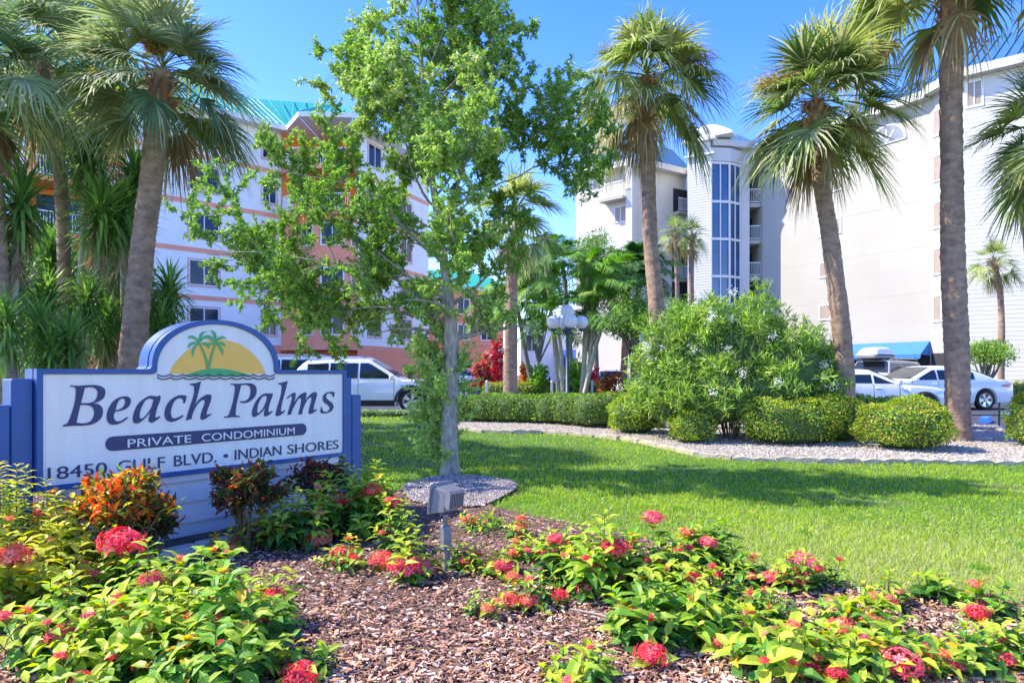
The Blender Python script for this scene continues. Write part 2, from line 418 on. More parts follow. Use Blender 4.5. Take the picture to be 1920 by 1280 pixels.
tag(f.build('fallen_leaves',M['leafm']),'small dry fallen leaves scattered over the lawn and mulch','leaves',kind='stuff')
# ============================================================ SIGN
SL=Vector((-3.063,4.4,0)); U=Vector((.6033,.7975,0)); NF=Vector((U.y,-U.x,0)); SW=2.508
SM=Matrix(((U.x,-NF.x,0,SL.x),(U.y,-NF.y,0,SL.y),(0,0,1,0),(0,0,0,1)))   # local x along sign, y backwards, z up
def s2(px,py):
    r=(px-960)/F; s=(3.063+4.4*r)/(.6033-.7975*r); D=4.4+.7975*s
    return (s, CAMZ+(HY-py)*D/F)
sign=thing('entrance_sign','white entrance sign with blue arched frame, sun emblem and lettering Beach Palms','sign',SL,math.atan2(U.y,U.x))
ZT=1.331; ZB=.530; cx=SW/2; aa=.527; bb=.392
def outline(ins):
    """sign outline, inset by ins"""
    x0,x1,z0,z1=ins,SW-ins,ZB+ins,ZT-ins
    a=aa-ins; b=bb-ins+ins*0.0
    pts=[(x0,z0),(x1,z0),(x1,z1)]
    rf=.035
    pts.append((cx+a+rf,z1))
    for k in range(1,5):
        t=k/5*pi/2; pts.append((cx+a+rf-rf*sin(t), z1+rf-rf*cos(t)))
    zc=z1+rf
    for k in range(0,41):
        t=k/40*pi; pts.append((cx+a*cos(t), zc+(ZT+bb-ins-zc)*sin(t)**.92 if sin(t)>0 else zc))
    for k in range(4,0,-1):
        t=k/5*pi/2; pts.append((cx-a-rf+rf*sin(t), z1+rf-rf*cos(t)))
    pts.append((cx-a-rf,z1)); pts.append((x0,z1))
    return pts
mb=MB()   # blue surround: ring between outline(0) and outline(.035), full depth
po=outline(0); pi_=outline(.036); n=len(po)
def ringmesh(mb,A,B,y0,y1):
    n=len(A); vs=[(x,y0,z) for x,z in A]+[(x,y0,z) for x,z in B]+[(x,y1,z) for x,z in A]+[(x,y1,z) for x,z in B]
    fs=[]
    for i in range(n):
        j=(i+1)%n
        fs+=[(i,j,n+j,n+i),(2*n+j,2*n+i,3*n+i,3*n+j),(i,2*n+i,2*n+j,j),(n+j,3*n+j,3*n+i,n+i)]
    mb.mesh(vs,fs)
ringmesh(mb,po,pi_,0,.055)
po2=outline(.012); ringmesh(mb,po2,outline(.03),.055,.075)
po3=outline(0); ringmesh(mb,po3,outline(.03),.075,.21)
mb.build('frame',M['signblue'],sign)
mb=MB(); pl=outline(.034); mb.prism(pl,.17,Matrix.Translation((0,.016,0))); mb.build('panel',M['signwhite'],sign)

def curve_mesh(name, splines, y, m, parent, ext=.004):
    """splines: list of closed 2D point lists (x,z); even-odd fill, extruded"""
    cu=bpy.data.curves.new(name,'CURVE'); cu.dimensions='2D'; cu.fill_mode='BOTH'; cu.extrude=ext
    for pts in splines:
        sp=cu.splines.new('POLY'); sp.points.add(len(pts)-1)
        for q,(x,z) in zip(sp.points,pts): q.co=(x,z,0,1)
        sp.use_cyclic_u=True
    t=bpy.data.objects.new('tmp',cu); C.objects.link(t)
    dg=bpy.context.evaluated_depsgraph_get(); dg.update()
    me=bpy.data.meshes.new_from_object(t.evaluated_get(dg)); bpy.data.objects.remove(t)
    me.materials.clear(); me.materials.append(m); me.name=name
    o=link(name,me,parent); me.transform(Matrix(((1,0,0,0),(0,0,-1,y),(0,1,0,0),(0,0,0,1)))); return o
def smooth_poly(pts, sub=4, ang=52):
    n=len(pts); P=[Vector(p) for p in pts]; tin=[];tout=[]
    for i in range(n):
        a=P[i-1];b=P[i];c=P[(i+1)%n]; d1=b-a; d2=c-b
        if d1.length<1e-9 or d2.length<1e-9: tin.append(Vector((0,0)));tout.append(Vector((0,0)));continue
        an=math.degrees(d1.angle(d2))
        if an>ang: tin.append(d1);tout.append(d2)
        else:
            t=(d1.normalized()+d2.normalized()).normalized(); tin.append(t*d1.length); tout.append(t*d2.length)
    out=[]
    for i in range(n):
        a=P[i];b=P[(i+1)%n]; m0=tout[i]; m1=tin[(i+1)%n]
        for k in range(sub):
            t=k/sub; h=( (2*t**3-3*t**2+1)*a+(t**3-2*t**2+t)*m0+(-2*t**3+3*t**2)*b+(t**3-t**2)*m1); out.append((h.x,h.y))
    return out
GA={'B':[[(150,140),(200,146),(400,137),(470,140),(530,160),(562,190),(568,230),(550,290),(510,325),(470,343),(425,355),(490,370),(530,410),(540,460),(520,530),(470,580),(400,612),(300,625),(200,628),(60,637),(60,620),(110,600),(135,560),(218,210),(210,175),(190,160),(150,158)],
 [(322,172),(400,165),(450,180),(478,220),(470,280),(440,330),(390,350),(275,355)],
 [(268,378),(350,380),(410,400),(436,450),(425,530),(380,580),(310,597),(220,590)]],
'e':[[(845,525),(820,550),(760,590),(690,613),(640,612),(600,580),(588,530),(595,460),(620,400),(660,340),(720,295),(790,273),(840,278),(870,305),(872,350),(845,400),(790,435),(740,450),(685,458),(670,500),(675,545),(700,570),(740,572),(790,550),(835,522)],
 [(690,440),(720,435),(760,420),(795,385),(810,340),(800,305),(770,298),(735,320),(705,380)]],
'a':[[(1225,262),(1232,290),(1195,400),(1170,500),(1168,525),(1190,525),(1225,510),(1228,525),(1190,555),(1130,590),(1105,585),(1090,565),(1098,520),(1115,450),(1060,520),(1000,575),(950,600),(920,598),(903,570),(905,510),(930,430),(970,360),(1040,300),(1100,268),(1150,268),(1185,275)],
 [(1150,315),(1110,300),(1060,315),(1020,370),(990,440),(980,510),(985,535),(1010,545),(1050,510),(1095,455),(1130,390)]],
'c':[[(1505,495),(1500,515),(1450,550),(1390,577),(1340,577),(1300,550),(1283,500),(1290,430),(1320,360),(1370,305),(1430,270),(1490,257),(1545,268),(1540,300),(1522,358),(1505,355),(1505,320),(1480,298),(1440,300),(1400,330),(1370,390),(1355,450),(1360,510),(1380,535),(1410,535),(1450,522)]],
'h':[[(1588,122),(1650,115),(1718,95),(1645,385),(1700,310),(1760,265),(1810,250),(1838,258),(1842,290),(1785,470),(1785,492),(1805,492),(1840,480),(1840,492),(1790,530),(1740,555),(1715,548),(1712,520),(1730,450),(1765,330),(1755,315),(1720,325),(1650,410),(1610,510),(1605,545),(1540,562),(1545,540),(1570,450),(1640,165),(1630,145),(1588,137)]]}
GB={'P':[[(258,222),(400,222),(490,215),(570,222),(620,260),(635,320),(620,390),(580,445),(510,490),(450,502),(400,492),(398,472),(450,475),(500,455),(540,400),(550,330),(540,270),(500,242),(410,245),(330,640),(335,680),(395,690),(398,705),(300,705),(170,715),(172,700),(230,680),(250,640),(328,290),(325,255),(300,240),(262,238)]],
'a':[[(868,360),(862,400),(825,500),(805,600),(805,630),(825,632),(860,615),(862,630),(810,675),(765,697),(745,680),(745,650),(770,550),(720,620),(650,680),(600,705),(578,690),(572,640),(590,560),(640,460),(700,395),(770,362),(830,365)],
 [(790,405),(740,400),(690,450),(655,530),(643,610),(650,650),(690,625),(740,560),(775,480)]],
'l':[[(948,215),(1010,205),(1082,183),(1060,280),(985,590),(985,620),(1000,628),(1042,605),(1042,620),(990,665),(935,690),(910,680),(915,640),(1000,270),(990,240),(950,232)]],
'm':[[(1070,430),(1120,385),(1165,355),(1195,352),(1195,400),(1168,520),(1230,420),(1290,365),(1340,345),(1352,365),(1325,485),(1390,400),(1440,355),(1490,343),(1503,365),(1495,420),(1455,580),(1460,605),(1505,590),(1505,602),(1455,640),(1405,662),(1388,650),(1390,610),(1430,440),(1425,415),(1390,430),(1330,520),(1300,600),(1290,660),(1235,668),(1265,560),(1280,470),(1275,425),(1240,440),(1180,540),(1145,610),(1130,665),(1080,675),(1110,570),(1145,450),(1150,400),(1130,400),(1080,442)]],
's':[[(1757,340),(1755,380),(1745,422),(1730,400),(1715,370),(1680,360),(1640,380),(1635,420),(1670,460),(1720,500),(1742,550),(1725,600),(1680,635),(1620,652),(1555,642),(1560,600),(1565,555),(1580,590),(1600,620),(1640,630),(1680,605),(1690,570),(1665,535),(1610,490),(1590,440),(1605,385),(1650,350),(1700,340)]]}
def conv(pts,ox,oy,sc): return [s2(ox+x/sc,oy+y/sc) for x,y in smooth_poly(pts)]
words=[]
w1=[conv(p,110,700,6.4) for g in GA.values() for p in g]
w2=[conv(p,400,690,7.68) for g in GB.values() for p in g]
curve_mesh('lettering',w1,.013,M['navy'],sign); curve_mesh('lettering',w2,.013,M['navy'],sign)
# pill
sA,zA=s2(214,828.5); sB,zB=s2(567,807); zc=(zA+zB)/2; rr=.051
pill=[(sB+rr*cos(t),zc+rr*sin(t)) for t in np.linspace(-pi/2,pi/2,14)]+[(sA+rr*cos(t),zc+rr*sin(t)) for t in np.linspace(pi/2,3*pi/2,14)]
curve_mesh('lettering_plate',[pill],.013,M['navy'],sign)
def text(txt, s0, s1, z0, h, y, m, ws=1.0):
    cu=bpy.data.curves.new('t','FONT'); cu.body=txt; cu.size=1; cu.extrude=.01; cu.offset=0; cu.space_word=ws
    t=bpy.data.objects.new('tmp',cu); C.objects.link(t); dg=bpy.context.evaluated_depsgraph_get(); dg.update()
    me=bpy.data.meshes.new_from_object(t.evaluated_get(dg)); bpy.data.objects.remove(t)
    co=np.empty(len(me.vertices)*3,np.float32); me.vertices.foreach_get('co',co); co=co.reshape(-1,3)
    x0,x1=co[:,0].min(),co[:,0].max(); capb=0.0; capt=.72
    x=s0+(co[:,0]-x0)/(x1-x0)*(s1-s0); z=z0+co[:,1]/capt*h; yy=y-co[:,2]*.3
    me.vertices.foreach_set('co',np.stack([x,yy,z],1).astype(np.float32).ravel())
    me.materials.clear(); me.materials.append(m); me.update(); return link('lettering',me,sign)
a=s2(240,838); b=s2(553,814)
m_=(a[1]+b[1])/2
text('PRIVATE',a[0],s2(359,829)[0],m_,.062,.005,M['signwhite']); text('CONDOMINIUM',s2(379,827)[0],b[0],m_,.062,.005,M['signwhite'])
a=s2(91,897); b=s2(636,843)
for wd,p0,p1 in (('18450',91,202),('GULF',222,311),('BLVD.',328,407),('\u2022',421,429),('INDIAN',442,529),('SHORES',541,636)): text(wd,s2(p0,870)[0],s2(p1,870)[0],(a[1]+b[1])/2,.085,.012,M['navy'])
# emblem (crop origin 260,590 scale 6.857)
def e2(x,y): return s2(260+x/6.857,590+y/6.857)
sun=[(410,755),(430,700),(470,630),(540,550),(640,455),(760,385),(880,335),(1000,320),(1110,322),(1240,350),(1360,405),(1470,490),(1560,590),(1620,690),(1640,755)]
curve_mesh('sun_emblem',[[e2(*p) for p in smooth_poly(sun,3)]],.0145,M['sunyel'],sign,ext=.002)
isl=[(620,768),(740,730),(860,700),(960,690),(1080,692),(1220,715),(1340,745),(1440,775),(1440,790),(620,790)]
curve_mesh('island_emblem',[[e2(*p) for p in smooth_poly(isl,3)]],.0115,M['emgreen'],sign,ext=.002)
def ribbon(pts,w):
    P=[Vector(p) for p in pts]; l=[];r=[]
    for i,p in enumerate(P):
        t=(P[min(i+1,len(P)-1)]-P[max(i-1,0)]).normalized(); nn=Vector((-t.y,t.x)); ww=w(i/(len(P)-1)) if callable(w) else w
        l.append(p+nn*ww); r.append(p-nn*ww)
    return [e2(q.x,q.y) for q in l+r[::-1]]
lens=lambda m: (lambda t: max(1.5,m*sin(pi*min(1,max(0,t)))**.7))
fr1=[[(785,365),(760,320),(715,290),(670,282),(640,305)],[(785,365),(800,300),(830,235),(885,215)],[(785,365),(720,360),(670,385),(650,430)],[(785,365),(740,400),(710,460),(700,545)],[(790,360),(840,300),(890,275),(940,290),(960,330)],[(790,370),(850,372),(890,385),(915,440)]]
fr2=[[(1000,360),(995,300),(975,230),(930,200)],[(1000,360),(1040,310),(1090,290),(1130,305)],[(1000,365),(1060,365),(1100,380),(1120,405)],[(1000,365),(1050,410),(1080,460),(1090,520)],[(1000,360),(960,320),(920,290),(870,300)],[(1000,365),(940,372),(900,375),(860,370)]]
yy=.0095
for k,fs in enumerate((fr1,fr2)):
    for i,fr in enumerate(fs):
        P=smooth_poly(fr+fr[::-1][1:-1],4)[:4*(len(fr)-1)+1]
        curve_mesh('palm_emblem',[ribbon(P,lens(17))],yy,M['emgreen'],sign,ext=.0006); yy-=.0004
for tr in ([(790,370),(840,470),(880,590),(900,700)],[(1000,365),(960,470),(930,590),(905,700)]):
    P=smooth_poly(tr+tr[::-1][1:-1],4)[:13]
    curve_mesh('palm_emblem',[ribbon(P,lambda t:8+5*t)],yy,M['emgreen'],sign,ext=.0006); yy-=.0004
# waves
for k,oy_ in enumerate((0,38)):
    P=[]; xs=[245,410,575,740,897,1048,1197,1343,1483,1622,1755]
    for a_,b_ in zip(xs,xs[1:]):
        for q in range(8):
            t=q/8; P.append((a_+(b_-a_)*t,765+oy_+27*sin(pi*t)**.9))
    P.append((1755,765+oy_))
    curve_mesh('wave_emblem',[ribbon(P,7)],.0045-k*.0002,M['navy'],sign,ext=.0015)
# posts
for s0,s1,z1 in ((-.125,-.004,1.266),(-.262,-.129,1.10),(SW+.004,SW+.098,1.262),(SW+.102,SW+.215,1.095)):
    mb=MB(); mb.box(s0,s1,.045,.215,-.05,z1,bev=.008); mb.build('post',M['signblue'],sign)
# siding base
mb=MB(); mb.box(.10,SW-.06,.07,.18,-.02,ZB-.005)
zz=.0
while zz<ZB-.03:
    z1=min(zz+.155,ZB-.01); mb.mesh([(.11,.045,zz),(SW-.07,.045,zz),(SW-.07,.062,z1),(.11,.062,z1),(.11,.07,zz),(SW-.07,.07,zz)],[(0,1,2,3),(4,5,1,0)]); zz+=.157
mb.build('siding_base',M['siding_sign'],sign)
mb=MB(); mb.box(.11,SW-.07,.03,.043,ZB-.05,ZB-.003); mb.build('trim_board',M['siding_sign'],sign)
# planter kerb
kb=thing('planter_kerb','low weathered concrete kerb in front of the sign base','kerb',SL,math.atan2(U.y,U.x))
for q in range(4):
    mb=MB(); a0=.25+q*.60; mb.box(a0,a0+.59,-.47,-.35,-.02,.10+.005*(q%2),bev=.012); mb.build('kerb_block',M['concrete'],kb)
mb=MB(); mb.box(.2,SW,-.35,.2,.0,.055); mb.build('soil',M['dirt'],kb)
# ============================================================ BUILDINGS
class Wall:
    def __init__(s,a,b):
        s.a=Vector((a[0],a[1],0)); s.b=Vector((b[0],b[1],0)); d=s.b-s.a; s.L=d.length; s.u=d/s.L; s.n=Vector((s.u.y,-s.u.x,0))
        s.M=Matrix(((s.u.x,-s.n.x,0,s.a.x),(s.u.y,-s.n.y,0,s.a.y),(0,0,1,0),(0,0,0,1)))  # local y = into the wall
    def box(s,mb,s0,s1,z0,z1,o0,o1): mb.box(s0,s1,-o1,-o0,z0,z1,s.M)   # o = outward offset
    def s_at(s,px):
        r=(px-960)/F; return (s.a.x-r*s.a.y)/(r*s.u.y-s.u.x)
    def z_at(s,px,py):
        t=s.s_at(px); D=s.a.y+s.u.y*t; return CAMZ+(HY-py)*D/F
def siding(mb,w,s0,s1,z0,z1,h=.2,dp=.022):
    z=z0
    while z<z1-.02:
        zt=min(z+h,z1)
        vs=[w.M@Vector(p) for p in ((s0,-dp,z),(s1,-dp,z),(s1,-.006,zt),(s0,-.006,zt),(s0,0,z),(s1,0,z))]
        mb.mesh(vs,[(0,1,2,3),(4,5,1,0)]); z+=h
def window(parent,w,s0,s1,z0,z1,fm,gm,trim=.1,split=True,proud=.05,name='window'):
    mb=MB()
    w.box(mb,s0-trim,s0,z0-trim,z1+trim,0,proud); w.box(mb,s1,s1+trim,z0-trim,z1+trim,0,proud)
    w.box(mb,s0,s1,z0-trim,z0,0,proud); w.box(mb,s0,s1,z1,z1+trim,0,proud)
    o=mb.build(name,fm,parent)
    mb=MB(); t=.05
    w.box(mb,s0,s0+t,z0,z1,0,proud+.004); w.box(mb,s1-t,s1,z0,z1,0,proud+.004); w.box(mb,s0+t,s1-t,z0,z0+t,0,proud+.004); w.box(mb,s0+t,s1-t,z1-t,z1,0,proud+.004)
    if split: w.box(mb,(s0+s1)/2-.03,(s0+s1)/2+.03,z0+t,z1-t,0,proud+.006)
    mb.build('sash',M['frame'],o)
    mb=MB(); w.box(mb,s0+t,s1-t,z0+t,z1-t,0,.031); mb.build('pane',gm,o)
    return o
def railing(parent,w,s0,s1,z0,h,o,mt=None,step=.14):
    mb=MB(); w.box(mb,s0,s1,z0+h-.06,z0+h,o-.05,o); w.box(mb,s0,s1,z0+.08,z0+.13,o-.045,o-.005)
    n=max(1,int((s1-s0)/step))
    for i in range(n+1):
        x=s0+.02+(s1-s0-.06)*i/n; w.box(mb,x,x+.03,z0+.13,z0+h-.06,o-.04,o-.01)
    return mb.build('balcony_railing',mt or M['white'],parent)
def prism_xy(mb,pts,z0,z1):
    n=len(pts); ar=sum(pts[i][0]*pts[(i+1)%n][1]-pts[(i+1)%n][0]*pts[i][1] for i in range(n))
    if ar<0: pts=pts[::-1]
    vs=[(x,y,z0) for x,y in pts]+[(x,y,z1) for x,y in pts]
    mb.mesh(vs,[tuple(range(n-1,-1,-1)),tuple(range(n,2*n))]+[(i,(i+1)%n,(i+1)%n+n,i+n) for i in range(n)])
def roof_strip(parent,eave,ridge,z0,z1,m,seam=.45,th=.28,fm=None,soff=1.2):
    """eave/ridge: matching lists of (x,y)"""
    mb=MB()
    for i in range(len(eave)-1):
        a,b=Vector((*eave[i],z0)),Vector((*eave[i+1],z0)); c,d=Vector((*ridge[i+1],z1)),Vector((*ridge[i],z1))
        mb.poly([a,b,c,d]); 
        nrm=(b-a).cross(d-a).normalized(); n=max(1,int((b-a).length/seam))
        for k in range(n+1):
            t=k/n; p=a.lerp(b,t); q=d.lerp(c,t); sd=(b-a).normalized()*.025; h=nrm*.06
            mb.mesh([p-sd,p+sd,q+sd,q-sd,p-sd+h,p+sd+h,q+sd+h,q-sd+h],[(4,5,6,7),(0,1,5,4),(1,2,6,5),(3,0,4,7)])
    ro=mb.build('roof',m,parent)
    mb=MB()
    for i in range(len(eave)-1):
        a,b=eave[i],eave[i+1]; c,d=ridge[i+1],ridge[i]
        A,B=Vector((*a,0)),Vector((*b,0)); nn=(B-A).normalized(); nn=Vector((nn.y,-nn.x,0))*.04
        mb.mesh([A+nn+Vector((0,0,z0-th)),B+nn+Vector((0,0,z0-th)),B+nn+Vector((0,0,z0+.03)),A+nn+Vector((0,0,z0+.03)),Vector((*c,z0-th)),Vector((*d,z0-th))],[(0,1,2,3),(1,0,5,4)])
    mb.build('eave',fm or M['white'],ro)
    return ro

# ---- left coral building
LB=thing('condominium_building','coral and white five storey condominium with teal metal roof behind the sign','building',(0,0,0))
Cn=Vector((-14.9,44)); u=Vector((.714,.70)).normalized()
L9=Cn-u*9.0; L14=Cn-u*13.6; L24=Cn-u*26
wA=Wall(L9,Cn); FL=[3.0,5.8,8.6,11.4,14.2,17.0]
F1=(-12.25,42.6);F2=(-10.15,42.6);F3=(-9.9,43.5); dB=Vector((.379,.925)); E1=Vector(F3)+dB*9.3; E2=Vector(F3)+dB*20
inn=Vector((-u.y,u.x))
mb=MB()
back=[tuple(E1+Vector((-14,6))),tuple(L24+inn*14)]
rec=1.8
body=[tuple(L24),tuple(L14),tuple(L14+inn*rec),tuple(L9+inn*rec),tuple(L9),tuple(Cn),(-14.0,45.6),(-9.6,45.6),tuple(Vector(F3)+dB*.9),tuple(E1)]+back
prism_xy(mb,body,0,16.95); mb.build('wall',M['orange'],LB)
# coral bay on floors 1-3
mb=MB(); prism_xy(mb,[(-14.88,43.97),F1,F2,F3,(-9.7,45.5),(-13.9,45.5)],3.0,11.35); mb.build('wall',M['coral'],LB)
wL=Wall(L24,L14)
wB=Wall(Vector(F3)+dB*.05,E1)
for w,z0 in ((wA,3.0),(wL,0),(wB,3.0)): mb=MB(); siding(mb,w,0,w.L,z0,16.9); mb.build('siding',M['siding'],LB)
for z in FL[:5]:
    for w in (wA,wB,wL): mb=MB(); w.box(mb,0,w.L,z-.14,z+.12,.0,.07); mb.build('floor_band',M['coralband'],LB)
for w in (wA,wB): mb=MB(); w.box(mb,0,w.L,-.1,2.86,0,.05); mb.build('base_wall',M['coral'],LB)
mb=MB(); wA.box(mb,wA.L-.12,wA.L,3.12,16.9,0,.05); mb.build('corner_board',M['white'],LB)
sc=wA.L
for z in FL[:5]:
    window(LB,wA,sc-5.67,sc-3.95,z+.72,z+2.2,M['pinkframe'],M['glass'])
    window(LB,wA,sc-1.25,sc-.32,z+.72,z+2.15,M['pinkframe'],M['glass'])
    for s0 in (1.2,5.2,8.2):
        if s0+1.6<wB.L: window(LB,wB,s0,s0+1.5,z+.72,z+2.2,M['pinkframe'],M['glass'])
wC=Wall((-14.88,43.97),F1); wD=Wall(F1,F2); wE=Wall(F2,F3)
for z in FL[:3]:
    window(LB,wC,wC.L-1.15,wC.L-.25,z+.72,z+2.1,M['frame'],M['glass'],trim=.05)
    window(LB,wD,.35,1.75,z+.72,z+2.1,M['frame'],M['glass'],trim=.05)
    window(LB,wE,.2,.75,z+.72,z+2.1,M['frame'],M['glass'],trim=.05,split=False)
mb=MB(); prism_xy(mb,[(-14.9,43.9),(-12.25,42.5),(-10.1,42.5),(-9.8,43.5),(-9.7,45.4),(-14,45.4)],2.78,2.99); mb.build('bay_soffit',M['coralband'],LB)
# balconies right of the corner
for z in (11.4,14.2):
    mb=MB(); bp=[(-14.6,43.4),(-13.6,42.2),(-10.0,42.2),(-9.75,43.6),(-9.6,45.5),(-14.0,45.5)]; prism_xy(mb,bp,z-.22,z+.02)
    bal=mb.build('balcony',M['coralband'],LB)
    w1=Wall((-14.6,43.4),(-13.6,42.2)); mb=MB(); w1.box(mb,0,w1.L,z+.06,z+1.08,-.05,0); mb.build('solid_panel',M['siding'],bal)
    w1=Wall((-13.6,42.2),(-10.0,42.2)); railing(bal,w1,.05,w1.L,z,1.08,0)
for z in (11.4,14.2): mb=MB(); mb.box(-12.9,-11.2,45.52,45.58,z+.05,z+2.2); mb.build('balcony_door',M['glass'],LB)
# left recess balconies
wR=Wall(L14,L9)
for z in FL[1:5]+[3.0]:
    mb=MB(); wR.box(mb,0,wR.L,z-.22,z+.02,-rec,.25); bal=mb.build('balcony',M['orange'],LB); railing(bal,wR,.02,wR.L-.02,z,1.05,.24,M['white'])
    mb=MB(); wR.box(mb,.8,2.9,z+.05,z+2.25,-rec,-rec+.05); mb.build('balcony_door',M['glass'],LB)
# roofs
def off(p,v,k): return (p[0]+v[0]*k,p[1]+v[1]*k)
nA=Vector((u.y,-u.x)); nB=Vector((dB.y,-dB.x))
ea=[off(L24,nA,.9),off(Cn,nA,.75),(-12.8,41.0),(-9.6,41.2),off(E1,nB,.9)]
ri=[off(L24,nA,-4.5),off(Cn,nA,-3.6),(-12.6,47.5),(-12.3,47.5),off(E1,nB,-4)]
roof_strip(LB,ea,ri,17.0,20.0,M['teal'])
# low wing over the drive
LW=thing('drive_wing','low coral wing with teal roof bridging the driveway beyond the oak trunk','building',(0,0,0))
a=(-7.3,57.0); b=(-.75,60.5); wW=Wall(a,b)
mb=MB(); wW.box(mb,0,wW.L,2.3,8.6,-8,0); mb.build('wall',M['coral'],LW)
for q in (0,wW.L-.7): mb=MB(); wW.box(mb,q,q+.7,-.1,2.3,-8,0); mb.build('pier',M['coral'],LW)
mb=MB(); wW.box(mb,.7,wW.L-.7,-.1,2.3,-8,-7.6); mb.build('back_wall',M['dark'],LW)  # coloured near-black to paint in the shade under the wing
for z in (4.2,6.4):
    for s0 in (.8,3.0,5.2): window(LW,wW,s0,s0+1.1,z,z+1.3,M['frame'],M['glass'],trim=.06)
mb=MB(); wW.box(mb,0,wW.L,3.75,3.95,0,.06); mb.build('floor_band',M['coralband'],LW)
nn=Vector((wW.n.x,wW.n.y)); roof_strip(LW,[off(a,nn,.5),off(b,nn,.5)],[off(a,nn,-4),off(b,nn,-4)],8.7,10.6,M['teal'])
# white block with blue awning in the middle distance
MBd=thing('lobby_annex','low white annex with dark blue awning behind the lamp post','building',(0,0,0))
a=(.75,61.5); b=(11.5,60.0); wM=Wall(a,b)
mb=MB(); wM.box(mb,0,wM.L,-.1,6.2,-6,0); mb.build('wall',mat('lilac_white',(.74,.72,.78),.6,noise=1,var=.04,nscale=.8),MBd)
mb=MB(); siding(mb,wM,0,wM.L,.2,6.1); mb.build('siding',M['siding'],MBd)
mb=MB(); 
s0,s1=3.6,8.0
for (x0,x1) in ((s0,s1),):
    vs=[wM.M@Vector(p) for p in ((x0,-.03,3.4),(x1,-.03,3.4),(x1,-1.3,2.6),(x0,-1.3,2.6),(x0,-1.3,1.9),(x1,-1.3,1.9),(x0,-.03,1.9),(x1,-.03,1.9))]
    mb.mesh(vs,[(0,3,2,1),(3,4,5,2),(0,6,4,3),(1,2,5,7)])
mb.build('awning',M['dawning'],MBd)
mb=MB(); wM.box(mb,4.0,7.6,.1,1.9,0,.04); mb.build('doorway_shade_panel',M['dark'],MBd)  # flat dark panel painted as the shade inside the entrance
window(MBd,wM,.5,1.6,3.3,4.8,M['frame'],M['glass'],trim=.06)

# ---- right white building
RB=thing('condominium_building','cream and white condominium with blue metal roof, arched window and glass stair tower','building',(0,0,0))
Q0=(5.45,58.1);Q1=(9.83,54.0);Q2=(10.35,54.9);Q3=(14.6,57.3);T1=(13.42,52.1);T2=(14.90,51.15);G1=(16.36,51.35);G2=(17.40,52.05);K1=(18.08,52.05)
B1=(19.0,51.8);B2=(25.14,41.0);S1=(25.45,38.7);S2=(36,29.9)
EZ=18.2
mb=MB(); prism_xy(mb,[Q0,Q1,Q2,Q3,(22,66),(8,66)],-.1,EZ-.05); 
prism_xy(mb,[T1,T2,(15.05,51.45),(17.3,52.4),K1,(18.1,54.3),(14.7,57.25)],-.1,EZ+.55)
prism_xy(mb,[(18.11,52.15),(18.98,51.95),(18.98,56),(18.11,56)],16.85,EZ+.5)
mb.build('wall',M['siding_lift'],RB); mb=MB()  # wing and tower get the lighter tone to make up for weak sunlight
prism_xy(mb,[B1,B2,(27,43),(22,56),(18.12,56),(18.12,54.5),(19.02,54.5)],-.1,EZ-.05)
prism_xy(mb,[B2,S1,S2,(44,40),(27.5,47),(26.9,42.8)],-.1,EZ-.05)
mb.build('wall',M['cream'],RB)
wQ=Wall(Q0,Q1);wQ3=Wall(Q2,Q3);wT=Wall(T1,T2);wG=Wall(T2,G1);wG2=Wall(G1,G2);wBk=Wall(B1,B2);wRt=Wall(B2,S1);wS=Wall(S1,S2)
mb=MB(); siding(mb,wT,0,wT.L,0,EZ+.5); mb.build('siding',M['siding_lift'],RB)
mb=MB(); siding(mb,wS,.05,wS.L,0,EZ-.1,.24,.016); mb.build('siding',M['siding_lift'],RB)
# glass stair
mb=MB(); prism_xy(mb,[(14.94,51.2),(16.36,51.41),(17.34,52.1),(17.2,52.45),(15.0,51.6)],-.1,17.2); st=mb.build('stair_glazing',M['glassb'],RB)
mb=MB()
for w in (wG,wG2):
    for z in (0,2.9,5.7,8.5,11.3,14.1,17.0): w.box(mb,0,w.L,z,z+.18,-.02,.05)
    for s_ in (0,w.L/2-.04,w.L-.08): w.box(mb,s_,s_+.08,0,17.2,-.02,.054)
mb.build('mullions',M['frame'],st)
mb=MB(); prism_xy(mb,[(14.85,51.05),(16.4,51.2),(17.5,51.98),(17.4,52.5),(14.9,51.5)],17.21,18.2); mb.build('parapet',M['siding_lift'],RB)
# tower pediment
mb=MB(); mb.prism([(0,0)]+[(wT.L*2.1*k/12, .15+.75*sin(pi*k/12)) for k in range(13)]+[(wT.L*2.1,0)],1.2,Matrix.Translation((0,0,EZ+2.42))@wT.M if False else wT.M@Matrix.Translation((-.3,-.25,EZ+.78))); mb.build('pediment',M['white'],RB)
mb=MB(); wT.box(mb,-.3,wT.L+.4,EZ+.56,EZ+.76,-1.0,.35); mb.build('cornice',M['white'],RB)
mb=MB(); wT.box(mb,-.25,wT.L+.3,EZ-.5,EZ-.38,.03,.2); mb.build('cornice',M['white'],RB)
# column and recess with balconies
mb=MB(); prism_xy(mb,[(17.42,52.1),(18.08,51.98),(18.1,53.0),(17.44,53.0)],-.1,EZ-.1); mb.build('column',M['siding_lift'],RB)
wN=Wall((18.12,52.2),(19.0,52.1))
for i,z in enumerate((3.1,5.9,8.7,11.5,14.3)):
    mb=MB(); wN.box(mb,.02,wN.L-.02,z-.3,z,-2.3,.03); bal=mb.build('balcony',M['cream'],RB); railing(bal,wN,.03,wN.L-.03,z,1.1,.0)
    mb=MB(); wN.box(mb,.25,1.0,z+.05,z+2.1,-2.18,-2.1); mb.build('balcony_door',M['glass'],RB)
mb=MB(); wN.box(mb,.02,wN.L-.02,16.8,EZ-.1,-2.3,.03); mb.build('lintel',M['cream'],RB)
